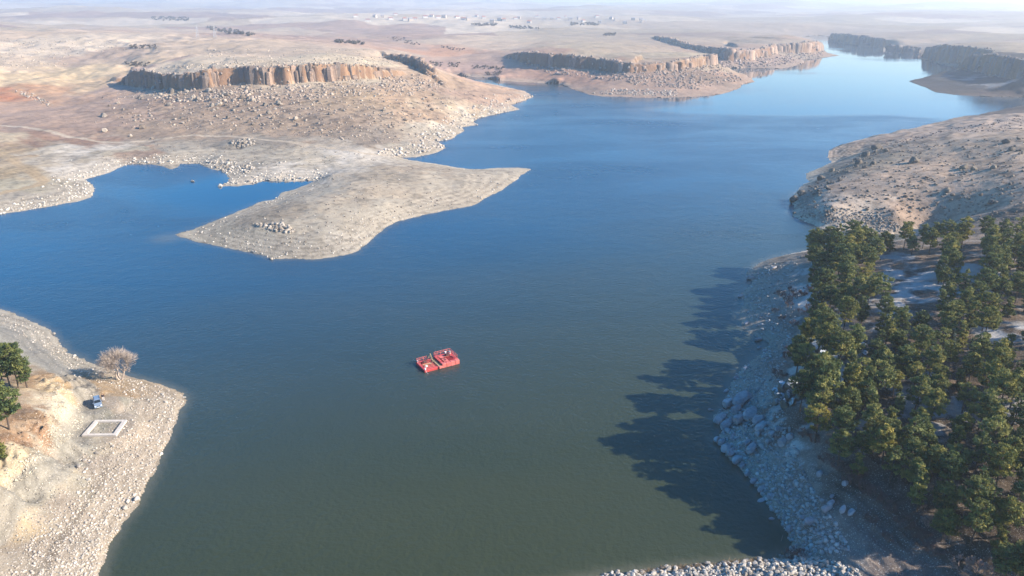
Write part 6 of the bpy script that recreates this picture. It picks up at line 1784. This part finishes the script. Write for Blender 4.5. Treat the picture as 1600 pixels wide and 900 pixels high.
def skin_mesh(name, verts, edges, radii, mat, parent, levels=2):
    me = bpy.data.meshes.new(name)
    me.from_pydata([Vector(v) for v in verts], edges, [])
    o = link(name, me, mat, parent)
    sk = o.modifiers.new('skin', 'SKIN')
    for k, r_ in enumerate(radii):
        me.skin_vertices[0].data[k].radius = (r_, r_) if not isinstance(r_, tuple) else r_
    me.skin_vertices[0].data[0].use_root = True
    sk.use_smooth_shade = True
    sub = o.modifiers.new('sub', 'SUBSURF')
    sub.levels = sub.render_levels = levels
    return o
M_SKIN = simple('skin', (0.42, 0.25, 0.18), 0.6, var=0.05)
M_JACKET = simple('dark_jacket', (0.025, 0.018, 0.022), 0.85, var=0.2)
M_TROUSER = simple('pale_trousers', (0.55, 0.50, 0.46), 0.85, var=0.1)
M_HAIR = simple('dark_hair', (0.015, 0.011, 0.009), 0.7)
gp = ground(162.2, 626.6)[0]
person = empty('person', (gp[0], gp[1], gp[2] + 0.01), rad(35))
tag(person, 'person in a dark jacket and pale trousers standing beside the van', 'person')
bv = [(0, 0, 0.95), (0, 0.01, 1.15), (0, 0.015, 1.38), (0, 0, 1.50), (0, -0.01, 1.60), (0, -0.015, 1.70),
      (0.19, 0.01, 1.42), (0.25, 0.03, 1.16), (0.25, -0.06, 0.92), (-0.19, 0.01, 1.42), (-0.25, 0.03, 1.16), (-0.24, -0.08, 0.92),
      (0.10, 0, 0.90), (0.11, -0.01, 0.50), (0.11, 0.02, 0.09), (0.12, -0.14, 0.035), (-0.10, 0, 0.90), (-0.12, -0.03, 0.50), (-0.13, 0.02, 0.09), (-0.14, -0.14, 0.035), (0, -0.105, 1.62)]
be = [(0, 1), (1, 2), (2, 3), (3, 4), (4, 5), (2, 6), (6, 7), (7, 8), (2, 9), (9, 10), (10, 11), (0, 12), (12, 13), (13, 14), (14, 15), (0, 16), (16, 17), (17, 18), (18, 19), (4, 20)]
br = [0.14, 0.135, 0.15, 0.06, 0.095, 0.085, 0.065, 0.05, 0.038, 0.065, 0.05, 0.038, 0.09, 0.065, 0.045, 0.035, 0.09, 0.065, 0.045, 0.035, 0.018]
for hb_, sx in ((8, 1), (11, -1)):
    hx, hy, hz_ = bv[hb_]
    k0 = len(bv)
    bv.append((hx, hy - 0.02, hz_ - 0.07))
    be.append((hb_, k0))
    br.append(0.036)
    for f, (dx, ln) in enumerate(((-0.028, 0.075), (-0.01, 0.085), (0.009, 0.08), (0.027, 0.06))):
        bv += [(hx + 0.005 * sx, hy - 0.02 + dx, hz_ - 0.10 - ln * 0.5), (hx - 0.008 * sx, hy - 0.03 + dx, hz_ - 0.10 - ln)]
        be += [(k0, k0 + 1 + 2 * f), (k0 + 1 + 2 * f, k0 + 2 + 2 * f)]
        br += [0.010, 0.008]
    kt = len(bv)
    bv += [(hx - 0.01 * sx, hy - 0.065, hz_ - 0.07), (hx - 0.015 * sx, hy - 0.08, hz_ - 0.11)]
    be += [(hb_, kt), (kt, kt + 1)]
    br += [0.012, 0.009]
body = skin_mesh('body', bv, be, br, M_SKIN, person)
skin_mesh('jacket', [bv[k] for k in (1, 2, 6, 7, 8, 9, 10, 11)] + [(0, 0, 0.86), (0, 0.0, 1.47)], [(0, 1), (1, 2), (2, 3), (3, 4), (1, 5), (5, 6), (6, 7), (0, 8), (1, 9)], [0.17, 0.18, 0.085, 0.07, 0.055, 0.085, 0.07, 0.055, 0.175, 0.08], M_JACKET, person)
skin_mesh('trousers', [bv[k] for k in (0, 12, 13, 16, 17)] + [(0.11, 0.02, 0.08), (-0.13, 0.02, 0.08)], [(0, 1), (1, 2), (0, 3), (3, 4), (2, 5), (4, 6)], [0.15, 0.105, 0.085, 0.105, 0.085, 0.075, 0.075], M_TROUSER, person)
skin_mesh('hair', [(0, 0.02, 1.62), (0, 0.015, 1.69), (0, -0.03, 1.74)], [(0, 1), (1, 2)], [0.088, 0.098, 0.07], M_HAIR, person)
for sx in (0.12, -0.135):
    bm = bmesh.new()
    add_box(bm, (sx, -0.06, 0.045), (0.1, 0.28, 0.09), bevel=0.03)
    link('shoe', bm_mesh('shoe', bm), M_TRIM, person)

# ------------------------------------------------------------------ far away: village, pylons, tree belts
M_WALL = [simple('house_wall', c, 0.9, var=0.08) for c in ((0.52, 0.48, 0.43), (0.45, 0.38, 0.31), (0.60, 0.57, 0.53))]
M_ROOF = [simple('roof_tiles', c, 0.85, var=0.15) for c in ((0.38, 0.14, 0.09), (0.30, 0.13, 0.10), (0.34, 0.31, 0.30))]
def house_meshes(k):
    r = random.Random(800 + k)
    w, d, h = r.uniform(10, 16), r.uniform(8, 11), r.uniform(4, 7)
    bm = bmesh.new()
    add_box(bm, (0, 0, h / 2 - 1), (w, d, h + 2))
    wall = bm_mesh('wall', bm)
    wall.materials.append(M_WALL[k % 3])
    bm = bmesh.new()
    e = 0.5
    vs = [bm.verts.new(c) for c in ((-w / 2 - e, -d / 2 - e, h + 0.02), (w / 2 + e, -d / 2 - e, h + 0.02), (w / 2 + e, d / 2 + e, h + 0.02), (-w / 2 - e, d / 2 + e, h + 0.02), (-w / 2 + 1, 0, h + 2.6), (w / 2 - 1, 0, h + 2.6))]
    for f in ((0, 1, 5, 4), (2, 3, 4, 5), (1, 2, 5), (3, 0, 4), (3, 2, 1, 0)):
        bm.faces.new([vs[i] for i in f])
    roof = bm_mesh('roof', bm)
    roof.materials.append(M_ROOF[(k * 2) % 3])
    return wall, roof
HM = [house_meshes(k) for k in range(6)]
HP = [(560 + 11.5 * k + random.uniform(-5, 5), random.choice((24, 27, 29, 31, 33)) + (k / 38) * 4 + random.uniform(-1, 1)) for k in range(40)]
gs = ground([p[0] for p in HP], [p[1] for p in HP])
k = 0
for (px, py), g in zip(HP, gs):
    if np.isnan(g[0]) or g[1] < 1500 or g[1] > 7000:
        continue
    k += 1
    wall, roof = random.choice(HM)
    root = empty('village_house', (g[0], g[1], g[2]), random.uniform(-0.5, 0.5))
    sc = max(1.0, g[1] / 3600)
    for nm, me in (('wall', wall), ('roof', roof)):
        o = bpy.data.objects.new(nm, me)
        C.objects.link(o)
        o.parent = root
    tag(root, f'tiny pale house in the hazy village beyond the mesas, {ordinal(k)} from the left', 'house', 'houses of the far village')
M_STEEL = simple('galvanised_steel', (0.45, 0.46, 0.47), 0.5, 0.5)
def pylon_mesh():
    bm = bmesh.new()
    H = 16.0
    def at(s, t, z):
        w = 1.5 * (1 - z / H) + 0.25
        return (s * w, t * w, z)
    for s in (-1, 1):
        for t in (-1, 1):
            add_tube(bm, at(s, t, -1), at(s, t, H), 0.14, 0.10, 4)
    for k in range(6):
        z0_, z1_ = k * 2.6, (k + 1) * 2.6
        for t in (-1, 1):
            add_tube(bm, at(-1, t, z0_), at(1, t, z1_), 0.08, n=4)
            add_tube(bm, at(1, t, z0_), at(-1, t, z1_), 0.08, n=4)
            add_tube(bm, at(t, -1, z0_), at(t, 1, z1_), 0.08, n=4)
    return bm_mesh('tower', bm)
def arm_mesh(z):
    bm = bmesh.new()
    add_tube(bm, (-3.2, 0, z), (3.2, 0, z), 0.11, n=4)
    add_tube(bm, (-3.2, 0, z), (0, 0, z + 1.1), 0.08, n=4)
    add_tube(bm, (3.2, 0, z), (0, 0, z + 1.1), 0.08, n=4)
    return bm_mesh('cross_arm', bm)
PT, PA = pylon_mesh(), [arm_mesh(z) for z in (11.5, 14.2)]
for (px, py), lab in (((309, 58.5), 'thin steel pylon behind the mesa, west one'), ((336, 58), 'thin steel pylon behind the mesa, east one')):
    g = ground(px, py)[0]
    root = empty('power_pylon', (g[0], g[1], g[2]), 0.5)
    for me in [PT] + PA:
        o = link(me.name.split('.')[0], me, M_STEEL, root)
    tag(root, lab, 'pylon', 'power pylons on the plain')
M_FARTREE = foliage_material('winter_trees', (0.09, 0.08, 0.07), (0.14, 0.12, 0.10), (0.19, 0.16, 0.13))
gt = np.vstack([px_points(poly, n_, 1) for poly, n_ in (([(236, 27), (296, 27), (296, 33), (240, 32)], 60), ([(320, 42), (365, 46), (402, 55), (385, 57), (335, 50)], 60), ([(738, 38), (776, 37), (776, 41), (740, 41)], 45), ([(796, 41), (842, 43), (842, 46), (798, 45)], 30), ([(892, 36), (935, 37), (935, 40), (892, 40)], 45), ([(944, 53), (962, 53), (962, 56), (944, 56)], 25), ([(520, 64), (560, 66), (570, 70), (530, 68)], 30))])
cs, rr_, tt = [], [], []
for q_ in gt:
    s = max(1.4, q_[1] / 1000)
    for _ in range(3):
        cs.append(q_ + np.array([random.gauss(0, s * 0.6), random.gauss(0, s * 0.6), s * random.uniform(0.5, 1.5)]))
        rr_.append(s * random.uniform(0.6, 1.0))
        tt.append(random.random())
far_trees = quads_mesh('far_woods', *tuft_cards(cs, rr_, 26, 1.3, np.random.default_rng(3), tt))
link('far_woods', far_trees, M_FARTREE, kind='stuff')
# low scrub under the cliffs and round the red ground
gt = np.vstack([px_points(poly, n_, 0.5) for poly, n_ in (([(690, 72), (730, 76), (720, 80), (690, 76)], 30), ([(600, 55), (635, 60), (660, 70), (650, 72), (610, 62)], 40), ([(672, 96), (695, 98), (690, 104), (672, 103)], 30), ([(700, 98), (720, 98), (716, 106), (702, 106)], 25), ([(735, 102), (790, 104), (790, 109), (740, 108)], 40), ([(760, 112), (785, 112), (780, 119), (760, 118)], 25), ([(200, 70), (245, 70), (245, 76), (205, 76)], 40), ([(195, 97), (235, 98), (230, 104), (200, 104)], 35))])
cs, rr_, tt = [], [], []
for q_ in gt:
    s = random.uniform(0.5, 1.3)
    cs.append(q_ + np.array([0, 0, s * 0.5]))
    rr_.append(s)
    tt.append(random.random())
link('scrub_thickets', quads_mesh('scrub_thickets', *tuft_cards(cs, rr_, 30, 0.7, np.random.default_rng(4), tt)), M_FARTREE, kind='stuff')
